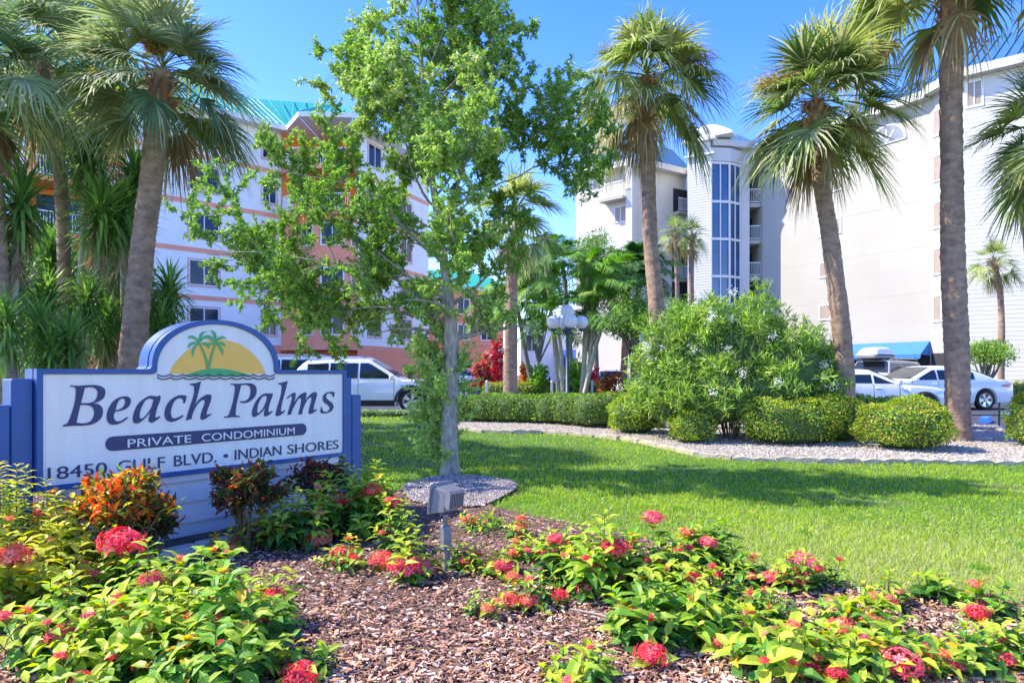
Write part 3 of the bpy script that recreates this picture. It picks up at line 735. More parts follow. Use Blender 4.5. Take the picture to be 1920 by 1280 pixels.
# blank wall windows
for (pa,pb,ya,yb) in ((1537,1578,490,518),(1537,1578,572,597),(1537,1577,412,440),(1537,1577,333,360)):
    w=wBk; s0,s1=w.s_at(pa),w.s_at(pb); zz=w.z_at((pa+pb)/2,(ya+yb)/2)
    window(RB,w,s0,s1,zz-.5,zz+.5,M['frame'],M['blind'],trim=.05)
for (pa,pb,yc) in ((1748,1768,230),(1749,1768,315),(1749,1768,403),(1750,1768,490),(1751,1768,578)):
    w=wRt; s0,s1=.25,1.55; zz=w.z_at(1758,yc); window(RB,w,s0,s1,zz-.75,zz+.75,M['frame'],M['blind'],trim=.06)
for z in (3.4,6.2,9.0,11.8,14.6):
    mb=MB(); wBk.box(mb,.05,wBk.L-.05,z,z+.035,0,.006); mb.build('control_joint',M['cream'],RB)
# arched window
w=wBk; s0,s1=w.s_at(1628),w.s_at(1700); zb=w.z_at(1664,270); cxa=(s0+s1)/2; ra=(s1-s0)/2; hh=w.z_at(1664,233)-zb
mb=MB(); arc=[(cxa+ra*cos(t),zb+hh*sin(t)) for t in np.linspace(0,pi,25)]; mb.prism(arc[::-1] if False else arc,.06,w.M@Matrix.Translation((0,-.065,0))); aw=mb.build('arched_window',M['frame'],RB)
mb=MB(); arc2=[(cxa+(ra-.14)*cos(t),zb+.08+(hh-.2)*sin(t)) for t in np.linspace(0,pi,25)]; mb.prism(arc2,.02,w.M@Matrix.Translation((0,-.075,0))); mb.build('pane',mat('arch_glass',(.22,.22,.20),.12,spec=.9,noise=1,var=.3,nscale=1),aw)
mb=MB()
for t in (pi*.3,pi*.5,pi*.7):
    Mx=w.M@Matrix.Translation((cxa,-.085,zb+.08))@Matrix.Rotation(-t,4,'Y'); mb.box(0,(ra-.14)*.75,0,.02,-.03,.03,Mx)
mb.build('muntins',M['frame'],aw)
# siding wall windows
for k,(pa,pb,yc) in enumerate(((1812,1842,176),)):
    w=wS; s0,s1=w.s_at(pa),w.s_at(pb); zz=w.z_at(1827,yc); window(RB,w,s0,s1,zz-.7,zz+.7,M['frame'],M['blind'],trim=.07)
w=wS
for z in (3.9,6.7,9.5,12.3,15.1): window(RB,w,7.2,8.7,z,z+1.4,M['frame'],M['blind'],trim=.07)
# left wing windows and balconies
w=wQ
for (pa,pb,ya,yb) in ((1153,1175,387,416),(1112,1134,331,357),(1110,1132,440,468),(1153,1175,470,500)):
    s0,s1=w.s_at(pa),w.s_at(pb); window(RB,w,s0,s1,w.z_at((pa+pb)/2,yb),w.z_at((pa+pb)/2,ya),M['frame'],M['blind'],trim=.06)
s0,s1=w.s_at(1136),w.s_at(1181); zb=w.z_at(1158,375); zt=w.z_at(1158,330)
mb=MB(); w.box(mb,s0,s1,zb,zt+.4,.0,.02); mb.build('balcony_recess',mat('recess_tan',(.45,.38,.27),.8),RB)
mb=MB(); w.box(mb,s0,s1,zb-.2,zb,0,1.0); bal=mb.build('balcony',M['cream'],RB); railing(bal,w,s0,s1,zb,1.2,.98)
mb=MB(); w.box(mb,w.L-.6,w.L,-.1,EZ-.05,.02,.6); mb.build('pilaster',M['siding_lift'],RB)
w=wQ3
for (pa,pb,ya,yb) in ((1262,1292,400,360),(1260,1291,525,465),(1260,1291,600,532)):
    s0,s1=w.s_at(pa),w.s_at(pb); z0=w.z_at(1276,max(ya,yb)); z1=w.z_at(1276,min(ya,yb))
    mb=MB(); w.box(mb,s0,s1,z0,z1+.2,.0,.03); mb.build('balcony_shade_panel',M['dark'],RB)  # no real recess: dark panel on the wall paints its shade
    mb=MB(); w.box(mb,s0,s1,z0-.2,z0,0,.7); bal=mb.build('balcony',M['cream'],RB); railing(bal,w,s0,s1,z0,1.1,.68)
# roofs
def eaves(pts,k):
    out=[]
    for i,p in enumerate(pts):
        ns=[]
        if i>0: d=(Vector(p)-Vector(pts[i-1])).normalized(); ns.append(Vector((d.y,-d.x)))
        if i<len(pts)-1: d=(Vector(pts[i+1])-Vector(p)).normalized(); ns.append(Vector((d.y,-d.x)))
        n=sum(ns,Vector((0,0))); n/=max(.4,n.length**2/ (1 if len(ns)==1 else 2)) if len(ns)==2 else 1
        out.append((p[0]+n.x*k,p[1]+n.y*k))
    return out
for chain,z0,z1 in (([Q0,Q1],EZ,EZ+2.3),([Q1,Q3],EZ,EZ+2.3),([(14.95,51.6),(16.3,51.75),(18.2,52.3)],EZ+.6,EZ+1.9),([B1,B2],EZ,EZ+1.6),([B2,S1,S2],EZ+.15,EZ+2.3)):
    roof_strip(RB,eaves(chain,.55),eaves(chain,-1.6),z0,z1,M['blueroof'],seam=.55,th=.45,fm=M['siding_lift'])
# ground floor awning
w=wBk; s0,s1=w.s_at(1500),w.s_at(1744)
mb=MB(); zt=3.25; zb=2.45
Mq=w.M
n=int((s1-s0)/.32); 
vs=[Mq@Vector(p) for p in ((s0,-.03,zt),(s1,-.03,zt),(s1,-1.0,zb),(s0,-1.0,zb),(s0,-.03,zb-.1),(s1,-.03,zb-.1))]
mb.mesh(vs,[(0,3,2,1),(0,4,3),(1,2,5)])
for k in range(n):
    a0=s0+(s1-s0)*k/n; a1=s0+(s1-s0)*(k+1)/n; m_=(a0+a1)/2
    mb.poly([Mq@Vector(p) for p in ((a0,-1.0,zb),(a0,-1.0,zb-.2),(a0+.08,-1.0,zb-.27),(m_,-1.0,zb-.29),(a1-.08,-1.0,zb-.27),(a1,-1.0,zb-.2),(a1,-1.0,zb))])
mb.build('awning',M['awning'],RB)
mb=MB(); w.box(mb,s0,w.L-.02,.1,2.4,.0,.03); mb.build('garage_shade_panel',M['dark'],RB); mb=MB(); wRt.box(mb,.1,wRt.L-.1,.1,2.5,0,.03); mb.build('garage_shade_panel',M['dark'],RB)  # dark panels on the solid wall paint the shade of the garage
mb=MB(); w.box(mb,s0-.2,w.L,2.42,2.6,.0,.06); mb.build('beam',M['cream'],RB)
# ============================================================ PALMS
GREENS=[(.13,.20,.055),(.20,.28,.07),(.28,.36,.10),(.38,.42,.14),(.09,.15,.045)]
def sp_pts(pts, n):
    """catmull-rom through Vector pts"""
    pts=[Vector(p) for p in pts]; out=[]
    P=[pts[0]*2-pts[1]]+pts+[pts[-1]*2-pts[-2]]
    seg=len(pts)-1
    for i in range(n+1):
        t=i/n*seg; k=min(int(t),seg-1); f=t-k; a,b,c,d=P[k:k+4]
        out.append(.5*((2*b)+(c-a)*f+(2*a-5*b+4*c-d)*f*f+(3*b-a-3*c+d)*f**3))
    return out
def trunk(parent, pts, r0, r1, n=18, rings=70, flare=.35, m=None, name='trunk', rough=.05):
    P=sp_pts(pts,rings); mb=MB(); vs=[]; L=sum((P[i+1]-P[i]).length for i in range(rings)); s=0
    for i,p in enumerate(P):
        if i: s+=(p-P[i-1]).length
        t=s/L; r=r0+(r1-r0)*t; r*=1+flare*math.exp(-s/.28)
        ring=(1+rough*(rnd.uniform(-.6,.6)+.35*(1 if i%2 else -1)))
        for k in range(n):
            a=2*pi*k/n; rr=r*ring*(1+rough*rnd.uniform(-.6,.6)+.04*sin(a*2+s*1.1)+.03*sin(3*a-s*2))
            vs.append(p+Vector((cos(a)*rr,sin(a)*rr,rnd.uniform(-.006,.006))))
    fs=[(i*n+k,i*n+(k+1)%n,(i+1)*n+(k+1)%n,(i+1)*n+k) for i in range(rings) for k in range(n)]
    mb.mesh(vs,fs,None,True); mb.poly([vs[rings*n+k] for k in range(n)])
    return mb.build(name, m or M['palmbark'], parent)
def fan_frond(f, c, d, R_, col, nseg=34, spread=1.95, droop=.55, seglen=None, pet=.45, w=.012, stiff=False):
    d=Vector(d).normalized(); up=Vector((0,0,1)); s=d.cross(up)
    if s.length<.05: s=Vector((1,0,0))
    s.normalize(); s=(Matrix.Rotation(rnd.uniform(-.45,.45),3,d)@s).normalized(); n=s.cross(d)
    # petiole
    pl=R_*pet; pts=[]
    for i in range(6):
        t=i/5; pts.append(c+d*pl*t-Vector((0,0,1))*pl*.22*t*t)
    f.strip(pts,[.016,.014,.013,.012,.011,.01],np.tile(np.array(s),(6,1)),np.array((.16,.22,.06)))
    f.strip(pts,[.010]*6,np.tile(np.array(n),(6,1)),np.array((.14,.2,.05)))
    h=pts[-1]; d2=(pts[-1]-pts[-2]).normalized(); n2=s.cross(d2)
    if n2.z<0: n2=-n2
    Lf=R_*(1-pet*.72)
    fold=rnd.uniform(.15,.4)
    for k in range(nseg):
        th=-spread+2*spread*k/(nseg-1)+rnd.uniform(-.03,.03)
        ca,sa=cos(th),sin(th)
        e=d2*ca+s*sa*.92+n2*(fold*abs(sa)*.8+.12)
        e.normalize()
        L=Lf*(1-.30*abs(th)/spread)*rnd.uniform(.88,1.06)
        sd=(n2.cross(e)).normalized(); 
        g=droop*rnd.uniform(.75,1.35)
        st=h+d2*(.10*Lf*max(0,ca))
        P=[];S=[]
        for i,t in enumerate((0,.3,.55,.8,1.0)):
            p=st+e*L*t*(1-.18*g*t)+Vector((0,0,-1))*g*L*(t**2.2)*.8
            if t>.5: p+=Vector((rnd.uniform(-.02,.02),rnd.uniform(-.02,.02),0))*R_
            P.append(p); S.append(sd)
        cc=np.array(col)*rnd.uniform(.7,1.35)
        if rnd.random()<.16: cc=np.array((.46,.46,.26))*rnd.uniform(.8,1.2)
        ww=w*R_
        f.strip(P,[ww*.75,ww,ww*.8,ww*.45,ww*.08],np.array(S),np.clip(cc,0,1))
def boots(f_parent, c, axis, r, h=.9, n=46):
    f=Fol(); N=n; a=rng.random(N)*2*pi; z=-rng.random(N)*h; rad=r*(.95+.0*z)
    pos=np.stack([c.x+np.cos(a)*rad,c.y+np.sin(a)*rad,c.z+z-.1],1)
    d=np.stack([np.cos(a)*.55,np.sin(a)*.55,.6+.5*rng.random(N)],1); up=np.stack([np.cos(a),np.sin(a),np.zeros(N)],1)
    f.add(BLADE,pos,d,up,.16+.16*rng.random(N),.06+.03*rng.random(N),pick(N,[(.42,.20,.10),(.30,.14,.08),(.5,.34,.2)],None,.2),curl=-.2)
    N=n*3; a=rng.random(N)*2*pi; z=-rng.random(N)*h*.8
    pos=np.stack([c.x+np.cos(a)*r,c.y+np.sin(a)*r,c.z+z],1); d=np.stack([np.cos(a),np.sin(a),-.8+rng.random(N)*1.6],1)
    f.add(KITE,pos,d,(0,0,1),.10+.12*rng.random(N),.012,pick(N,[(.36,.20,.12),(.5,.36,.22)],None,.2))
    return f.build('leaf_bases',M['palmboot'],f_parent)
def sabal(label, tpts, Rf, nf=38, r0=.19, r1=.15, elmin=-55, elmax=82, droop=.6, nseg=34, group=None, flower=None, boot=True, cat='palm tree', rings=70, yell=.08, cols=GREENS, seed=1, name='palm_tree', topfill=0, flare=.35, dead=3, bh=None):
    global rnd; rnd=random.Random(seed)
    b=Vector(tpts[0]); root=thing(name,label,cat,b,0,group)
    loc=[Vector(p)-b for p in tpts]
    trunk(root,loc,r0,r1,rings=rings,flare=flare)
    c=loc[-1]
    if boot: boots(root,c+Vector((0,0,.05)),None,r1*1.05,h=bh or Rf*.5,n=46 if not bh else 90)
    f=Fol(); off=rnd.random()*6.28
    for i in range(nf):
        t=(i+.5)/nf; el=R(elmax-(elmax-elmin)*t**.9+rnd.uniform(-12,12)); az=off+i*2.39996+rnd.uniform(-.45,.45)
        d=Vector((cos(el)*cos(az),cos(el)*sin(az),sin(el)))
        col=cols[rnd.randrange(len(cols))]
        if t>.8 and rnd.random()<.25: col=(.34,.30,.12)
        if rnd.random()<yell: col=(.30,.34,.08)
        fan_frond(f,c+Vector((0,0,.12-.18*t)),d,Rf*rnd.uniform(.78,1.1),col,nseg=nseg,droop=droop*(.55+.8*t)*rnd.uniform(.6,1.3),w=.0125,pet=(.38+.22*t)*rnd.uniform(.85,1.1),spread=rnd.uniform(1.6,2.1))
    for i in range(dead):
        az=rnd.random()*6.28; d=Vector((cos(az)*.45,sin(az)*.45,-.8)); fan_frond(f,c-Vector((0,0,.25)),d,Rf*.75,(.28,.20,.10),nseg=24,spread=1.0,droop=.9,w=.013)
    f.build('crown',M['leafm'],root)
    if flower:
        for (dx,dz,len_,colr) in flower:
            g=Fol(); d0=Vector((dx,-.35,dz)).normalized(); base=c+Vector((0,0,.1))
            P=[base+d0*len_*t-Vector((0,0,1))*len_*.45*t*t for t in np.linspace(0,1,10)]
            g.strip(P,[.012]*10,np.tile(np.array((0,.3,1.)),(10,1)),np.array(colr)*.8)
            N=700; ii=rng.integers(3,10,N); pos=np.array([P[k] for k in ii])+rng.standard_normal((N,3))*len_*.055
            g.add(KITE,pos,nz(rng.standard_normal((N,3)))+np.array((0,0,-.5)),(0,1,0),.10+.12*rng.random(N),.009,pick(N,[colr],None,.2))
            g.build('flower_stalk',M['leafm'],root)
    return root

def gat(px,py,D): return at(px,py,D)
def tp(base,*rest,D):
    b=gr(base,D) if not isinstance(base,tuple) else gr(*base)
    return [b-Vector((0,0,.05))]+[at(px,py,D) for px,py in rest]

# P1 front left sabal (leans)
sabal('tall leaning palm with smooth grey trunk right behind the arched sign', tp(236,(262,510),(285,330),(305,135),D=11.4), 1.7, nf=40, r0=.225, r1=.165, seed=3, nseg=46, droop=.5, flower=[(.05,.8,1.0,(.52,.40,.10)),(-.1,.6,.9,(.5,.36,.12))], flare=.25, elmin=-36, rings=120, cols=[(.13,.21,.08),(.19,.27,.10),(.27,.34,.15),(.34,.38,.20)])
# P2
sabal('straight sabal palm with orange-brown trunk left of the glass stair tower', tp(1230,(1232,600),(1218,420),(1212,145),D=15), 1.85, nf=44, r0=.185, r1=.15, seed=5, nseg=46, droop=.8, flower=[(-.8,.7,1.4,(.40,.42,.08)),(.9,.6,1.5,(.45,.22,.12))], elmin=-48, dead=5, rings=120)
# P3
sabal('curved sabal palm whose trunk bends left in front of the cream blank wall', tp(1588,(1583,680),(1560,470),(1538,330),(1530,190),D=13), 1.74, nf=46, r0=.17, r1=.15, seed=8, nseg=46, droop=.5, flower=[(-.9,.5,1.5,(.40,.33,.10)),(.4,.9,.9,(.35,.38,.08))], elmin=-44, rings=120)
# P4 big one
sabal('thickest palm trunk standing right of the round clipped shrub', tp((1797,12.6),(1793,640),(1785,400),(1784,100),(1786,-75),D=12.6), 2.25, nf=42, r0=.205, r1=.185, seed=11, nseg=46, droop=.6, rings=130, elmin=-25, bh=1.5, dead=2, flare=.25)
# P5 off right edge
sabal('palm at the right edge with only its fan fronds in view', tp(2030,(2025,500),(2010,330),(1985,235),D=12.2), 1.55, nf=34, r0=.18, r1=.15, seed=14, nseg=44, droop=.42, elmin=-60, dead=0)
# P9 mid, behind oak
sabal('palm with square grey trunk rising from the hedge just right of the oak', tp(957,(958,600),(962,480),(968,395),D=19.6), 1.6, nf=30, r0=.20, r1=.16, seed=17, nseg=26, droop=.7, rings=40)
# P6 small right
sabal('small palm casting its shadow on the white sided wall', tp(1876,(1878,620),(1874,540),(1862,488),D=33), 1.5, nf=26, r0=.15, r1=.13, seed=21, nseg=22, droop=.5, rings=30, flare=.2)
sabal('palm crown above the small palm at the right edge', tp(1935,(1935,600),(1925,450),(1915,375),D=23), 1.0, nf=22, r0=.13, r1=.11, seed=22, nseg=20, droop=.45, rings=30)
# pair near tower
sabal('left palm of the pair in front of the glass stair tower', tp(1270,(1270,560),(1266,435),D=36), 1.15, nf=24, r0=.13, r1=.11, seed=25, nseg=18, droop=.6, rings=24)
sabal('right palm of the pair in front of the glass stair tower', tp(1296,(1296,560),(1297,440),D=36.5), 1.25, nf=26, r0=.16, r1=.13, seed=26, nseg=18, droop=.6, rings=24)
# far left
sabal('palm with drooping dark fronds filling the top left corner', tp(118,(120,520),(110,300),(72,95),D=13.2), 2.0, nf=34, r0=.13, r1=.11, seed=31, nseg=42, droop=.6, elmin=-45, cols=[(.13,.22,.08),(.19,.28,.10),(.27,.35,.14)], dead=6)
sabal('palm on the left edge with grey trunk beside the blue sign post', tp(-3,(-4,560),(-20,300),(-45,120),D=10.6), 1.7, nf=28, r0=.17, r1=.15, seed=33, nseg=42, droop=.6, elmin=-45, cols=[(.13,.22,.08),(.19,.28,.10),(.27,.35,.14)], dead=5)
sabal('palm between the left corner palms with a crown above the yuccas', tp(205,(200,500),(190,320),(182,150),D=16), 1.8, nf=26, r0=.12, r1=.11, seed=35, nseg=38, droop=.6, elmin=-40, cols=[(.13,.22,.08),(.19,.28,.10),(.27,.35,.14)], rings=40)
# ------------ feather palms
def feather(f,c,d,L,col,n=34,ll=.42,droop=.7,w=.011,vee=.35):
    d=Vector(d).normalized(); up=Vector((0,0,1)); s=d.cross(up)
    if s.length<.05: s=Vector((1,0,0))
    s.normalize(); P=[]
    for i in range(13):
        t=i/12; P.append(c+d*L*t*(1-.12*droop*t)-up*droop*L*.55*t**2)
    f.strip(P,[.016*(1-.8*i/12) for i in range(13)],np.tile(np.array(s),(13,1)),np.array((.2,.24,.08)))
    pos=[];dd=[];uu=[];LL=[]
    for i in range(n):
        t=.16+.82*i/(n-1); k=t*12; a=int(min(k,11)); p=P[a].lerp(P[a+1],k-a); tg=(P[a+1]-P[a]).normalized(); nn=s.cross(tg)
        for sg in (-1,1):
            e=tg*.75+s*sg*.8+nn*vee*rnd.uniform(.3,1.2)-up*.15; pos.append(p); dd.append(e); uu.append(nn+s*rnd.uniform(-.3,.3)); LL.append(ll*L*sin(pi*(.12+.8*t))**.6*rnd.uniform(.85,1.1))
    N=len(pos); f.add(BLADE,np.array(pos),np.array(dd),np.array(uu),np.array(LL),w*2*L,np.clip(np.array(col)*(1+.15*rng.standard_normal((N,1))),.01,1),curl=.35)
def feather_palm(label,tp_list,Rf,nf,rr,seed,cols,group=None,droop=.8,mt=None,elmin=-25,flare=.2):
    global rnd; rnd=random.Random(seed); b=Vector(tp_list[0][0]); root=thing('feather_palm',label,'palm tree',b,0,group); f=Fol()
    for T in tp_list:
        loc=[Vector(p)-b for p in T]; trunk(root,loc,rr,rr*.75,n=10,rings=22,flare=flare,m=mt)
        for i in range(nf):
            t=(i+.5)/nf; el=R(80-(80-elmin)*t); az=i*2.4+rnd.random(); d=Vector((cos(el)*cos(az),cos(el)*sin(az),sin(el)))
            feather(f,loc[-1],d,Rf*rnd.uniform(.85,1.1),cols[rnd.randrange(len(cols))],droop=droop*rnd.uniform(.7,1.2))
    f.build('crown',M['leafm'],root); return root
FC=[(.11,.25,.04),(.18,.35,.06),(.26,.42,.09)]
feather_palm('date palm cluster with orange-brown leaning trunks before the cream left wing', [tp(1168,(1175,560),(1180,500),D=32),tp(1186,(1196,560),(1205,500),D=32)],1.9,24,.17,41,[(.05,.14,.04),(.09,.2,.05)],droop=.75,mt=mat('date_trunk',(.45,.22,.12),.95,tint2=(.22,.10,.06),nscale=10))
palew=mat('pale_trunk',(.52,.48,.36),.85,tint2=(.34,.33,.22),nscale=6)
feather_palm('clump of slender pale leaning palm trunks right of the lamp post', [tp(1088,(1105,600),(1128,530),D=25),tp(1092,(1098,580),(1102,500),D=25.5),tp(1090,(1120,640),(1150,570),D=24.5),tp(1095,(1110,630),(1105,585),D=24.8)],1.75,11,.085,42,FC,mt=palew)
feather_palm('clump of slender pale palm trunks left of the lamp post', [tp(1049,(1035,600),(1020,480),D=25.5),tp(1056,(1050,640),(1030,590),D=25),tp(1062,(1040,630),(1024,520),D=26)],1.7,10,.075,43,FC,mt=palew)
feather_palm('leaning brown palm trunk behind the square grey trunk', [tp(1005,(985,660),(968,560),D=27)],1.8,16,.10,44,FC,mt=M['bark'])
feather_palm('feathery palm with hanging fronds above the white globes', [tp(1075,(1060,540),(1052,490),D=30),tp(1120,(1115,560),(1118,515),D=31)],1.7,16,.12,45,[(.06,.16,.04),(.10,.22,.05)],mt=M['bark'])
feather_palm('palm with hanging fronds in front of the coral drive wing', [tp(925,(925,660),(928,575),D=34)],1.9,18,.13,46,[(.14,.28,.05),(.2,.34,.08)],mt=M['bark'])

# ============================================================ YUCCAS
def yucca_head(f,c,r,n=90,cols=((.09,.19,.05),(.14,.28,.06),(.24,.40,.10)),elmin=-50):
    i=np.arange(n); t=(i+.5)/n; el=np.radians(85-(85-elmin)*t**.85); az=i*2.39996+rng.random(n)*.3
    d=np.stack([np.cos(el)*np.cos(az),np.cos(el)*np.sin(az),np.sin(el)],1)
    f.add(BLADE,np.array(c)+d*.05,d,(0,0,1),r*(.85+.3*rng.random(n)),r*.075,pick(n,cols,None,.2),curl=.12*rng.random(n)+.1*(t>.6))
def yucca(label,stems,seed,group='spineless yuccas left of the sign'):
    """stems: list of (base px,head px,head py,D,r,skirt)"""
    global rnd; rnd=random.Random(seed); b=gr(stems[0][0],stems[0][3]); root=thing('yucca',label,'yucca',b,0,group)
    f=Fol(); g=Fol()
    for bp,hx,hy,D,r,sk in stems:
        h=at(hx,hy,D)-b; b0=gr(bp,D)-b; mid=(b0*.5+h*.5)+Vector((rnd.uniform(-.15,.15),0,-.1))
        trunk(root,[b0,mid,h-(h-mid).normalized()*.05],.085,.055,n=9,rings=16,m=palew if sk else M['bark'],name='trunk',rough=.12)
        yucca_head(f,h,r)
        dn=(mid-h).normalized()
        for q in (0.16,.34): yucca_head(f,h+dn*q,r*.95,60,elmin=-70)
        if sk:
            n=150; tt=rng.random(n)*sk; pos=np.array(h)+np.outer(tt+.15,np.array(dn))+rng.standard_normal((n,3))*.03
            d=np.stack([rng.standard_normal(n)*.45,rng.standard_normal(n)*.45,-np.ones(n)],1)
            g.add(BLADE,pos,d,rng.standard_normal((n,3)),.35+.25*rng.random(n),.026,pick(n,[(.40,.30,.20),(.5,.42,.3),(.28,.19,.13)],None,.15),curl=.1)
    f.build('leaf_rosettes',M['leaf'],root)
    if g.n: g.build('dead_leaves',M['leafm'],root)
    return root
yucca('yucca with hanging skirt of straw dead leaves at the left edge',[(30,40,375,10.9,.75,.9),(60,-20,440,10.9,.7,.5)],1)
yucca('yucca with dark rosette left of the leaning palm and a straw skirt hanging slanted',[(120,190,395,12.4,.8,.95)],2)
yucca('highest yucca rosette over the leaning palm trunk shoulder',[(150,165,292,13.2,.8,.4),(230,255,330,13.4,.7,1.2)],3)
yucca('single starry yucca rosette right of the leaning palm trunk',[(312,318,545,12.6,.62,0)],4)
yucca('low yucca rosettes peeping over the left shoulder of the sign arch',[(290,302,610,12.2,.6,0)],5)
yucca('low bright young yucca at the far left by the blue posts',[(15,12,600,9.2,.5,0),(60,75,610,9.9,.5,0)],6)
yucca('low young yucca group just behind the top edge of the sign',[(130,132,640,9.8,.5,0),(92,95,655,9.6,.45,0)],7)
yucca('dark yucca between the sign and the leaning palm base',[(190,200,600,12.8,.6,.6),(205,225,470,13.6,.65,.9)],8)
yucca('tall yucca stalk behind the dark rosettes with dead leaves',[(70,95,470,13.5,.75,.7),(110,120,540,13.8,.7,.4)],9)

yucca('yucca rosettes massed around the foot of the leaning palm',[(235,228,395,12.9,.75,.8),(245,262,560,12.7,.6,0)],10)
yucca('yucca with three rosettes at the left above the blue posts',[(20,25,520,11.5,.65,.3),(75,88,560,11.8,.6,0),(150,165,560,12.0,.6,0)],11)
# ============================================================ OAK
rnd=random.Random(99)
oD=8.76; ob=gr(845,oD); oak=thing('oak_tree','slim young oak tree with leafy sprouts on its grey trunk beside the lawn','tree',ob)
def ol(px,py,dy=0): return at(px,py,oD)+Vector((0,dy,0))-ob
TP=[Vector((0,0,-.05)),ol(842,830),ol(843,760,.03),ol(846,690,.03),ol(845,620,0),ol(838,540,.02),ol(822,420,.05),ol(806,300,0),ol(796,180,.05),ol(786,60,0),ol(780,-60,0)]
TC=sp_pts(TP,80); Ltot=TC[-1].z
mb=MB(); rad=[.115*(1-.20*min(1,p.z/2))*(1-(max(0,p.z-1.8)/(Ltot-1.8))**.55*.88)*(1+.22*math.exp(-max(0,p.z)/.12)) for p in TC]
mb.tube(TC,rad,14,wob=.14); 
def at_z(z):
    for i in range(len(TC)-1):
        if TC[i+1].z>=z: return TC[i].lerp(TC[i+1],(z-TC[i].z)/max(1e-6,TC[i+1].z-TC[i].z)), rad[i]
    return TC[-1].copy(), rad[-1]
def env(z,az):
    zs=[1.55,1.9,2.3,2.9,3.6,4.2,4.8,5.4,6.0,6.6,7.3]; rl=[.5,1.05,1.25,1.45,1.5,1.35,1.15,1.0,.8,.5,.2]; rr_=[.5,1.0,1.3,1.5,1.65,1.6,1.35,1.05,.85,.5,.2]
    l=np.interp(z,zs,rl); r=np.interp(z,zs,rr_); c=(1+cos(az))/2; return l*(1-c)+r*c
segs=[] # twig segments for leaves: (p,q,limb id)
def twig(p,d,L,r,lev,lid,tgt=None):
    n=max(3,int(L/.12)); P=[p.copy()]; d=d.normalized()
    for i in range(n):
        if tgt is not None: d=((tgt-P[-1]).normalized()*1.0+d*.6+Vector((0,0,.25*(1-2*i/n)))).normalized()
        d=(d+Vector((rnd.uniform(-.22,.22),rnd.uniform(-.22,.22),rnd.uniform(-.12,.2)))).normalized()
        P.append(P[-1]+d*L/n)
    mb.tube(P,[r*(1-.75*i/n) for i in range(n+1)],5 if lev<2 else 4,cap=False)
    for i in range(n):
        if lev>=2 or (lev==1 and i>n*.45): segs.append((P[i],P[i+1],lid))
    if lev<3:
        cnt={0:int(L/.12),1:int(L/.10),2:2}[lev]
        for k in range(cnt):
            t=rnd.uniform(.22,1) if lev==0 else rnd.uniform(.15,1); i=min(n-1,int(t*n)); q=P[i].lerp(P[i+1],t*n-i) if i<n else P[-1]
            dd=(P[i+1]-P[i]).normalized(); s=dd.cross(Vector((rnd.uniform(-1,1),rnd.uniform(-1,1),rnd.uniform(-.4,1)))); s.normalize()
            nd=dd*.65+s*.9+Vector((0,0,.15))
            LL={0:L*.42*(1.15-t*.6),1:L*.42,2:L*.5}[lev]*rnd.uniform(.6,1.2)
            twig(q,nd,max(.12,min(LL,.95)),max(.003,r*(1-.75*t)*.55),lev+1,lid)
z=1.75; az=.4; lid=0
while z<Ltot-.15:
    p,r=at_z(z); e=env(z+.35,az)*rnd.uniform(.72,1.08)
    rise=R(np.interp(z,[1.7,3,5,7],[16,28,44,60])+rnd.uniform(-8,8))
    d=Vector((cos(az)*cos(rise),sin(az)*cos(rise),sin(rise)))
    twig(p,d,e/cos(rise)*.98,max(.010,r*.42),0,lid); lid+=1
    az+=2.39996+rnd.uniform(-.3,.3); z+=np.interp(z,[1.7,4,7],[.14,.14,.12])
# long limbs seen in the photograph
for tgt,z0 in ((ol(415,488,-.4),2.25),(ol(520,590,.3),1.95),(ol(690,625,.2),1.75),(ol(505,310,.2),3.1),(ol(1120,290,-.2),3.2),(ol(1060,190,.1),3.9),(ol(640,60,.2),4.4),(ol(620,150,-.1),4.2),(ol(985,110,0),4.6)):
    p,r=at_z(z0); d=tgt-p; L=d.length; twig(p,d,L*1.03,max(.011,r*.30),0,lid,tgt); lid+=1
# trunk sprouts
for k in range(70):
    z0=rnd.choice([rnd.uniform(.1,.8),rnd.uniform(.5,1.7),rnd.uniform(.9,1.5)]); p,r=at_z(z0); a=rnd.choice([pi,pi*.8,rnd.uniform(0,6.28)])+rnd.uniform(-.5,.5)
    d=Vector((cos(a),sin(a)*.7-.3,rnd.uniform(.2,1.6))); twig(p+Vector((cos(a),sin(a),0))*r*.7,d,rnd.uniform(.2,.55),.005,2,1000+k)
mb.build('trunk',M['oakbark'],oak)
A=np.array([[*a] for a,b,c in segs]); B=np.array([[*b] for a,b,c in segs]); LI=np.array([c for a,b,c in segs])
Ls=np.linalg.norm(B-A,axis=1); print('oak segs',len(segs),'len',Ls.sum())
keep=np.ones(len(A),bool)
N=172000; idx=rng.choice(len(A),N,p=Ls/Ls.sum()); t=rng.random((N,1)); pos=A[idx]+(B[idx]-A[idx])*t
ax=nz(B[idx]-A[idx]); d=ax*.5+nz(rng.standard_normal((N,3)))*.9+np.array((0,0,.1))
lidv=LI[idx]; lr=np.random.default_rng(5); limbtone=lr.random(1200)[np.minimum(lidv,1199)]
cl=np.array([(.11,.22,.04),(.19,.34,.06),(.31,.47,.10),(.45,.56,.18),(.58,.62,.38)])
ph=np.clip((limbtone*.5+rng.random(N)*.7),0,1)
ci=np.digitize(ph,[.22,.50,.80,1.0]); 
sprout=lidv>=1000; ci[sprout]=rng.integers(2,4,sprout.sum())
col=cl[ci]*(1+.15*rng.standard_normal((N,1)))
f=Fol(); f.add(KITE,pos,d,rng.standard_normal((N,3))+np.array((0,0,1.2)),.040+.032*rng.random(N)+.008*sprout,.019+.014*rng.random(N),np.clip(col,.01,1),curl=.15)
f.build('crown',M['leaf'],oak)

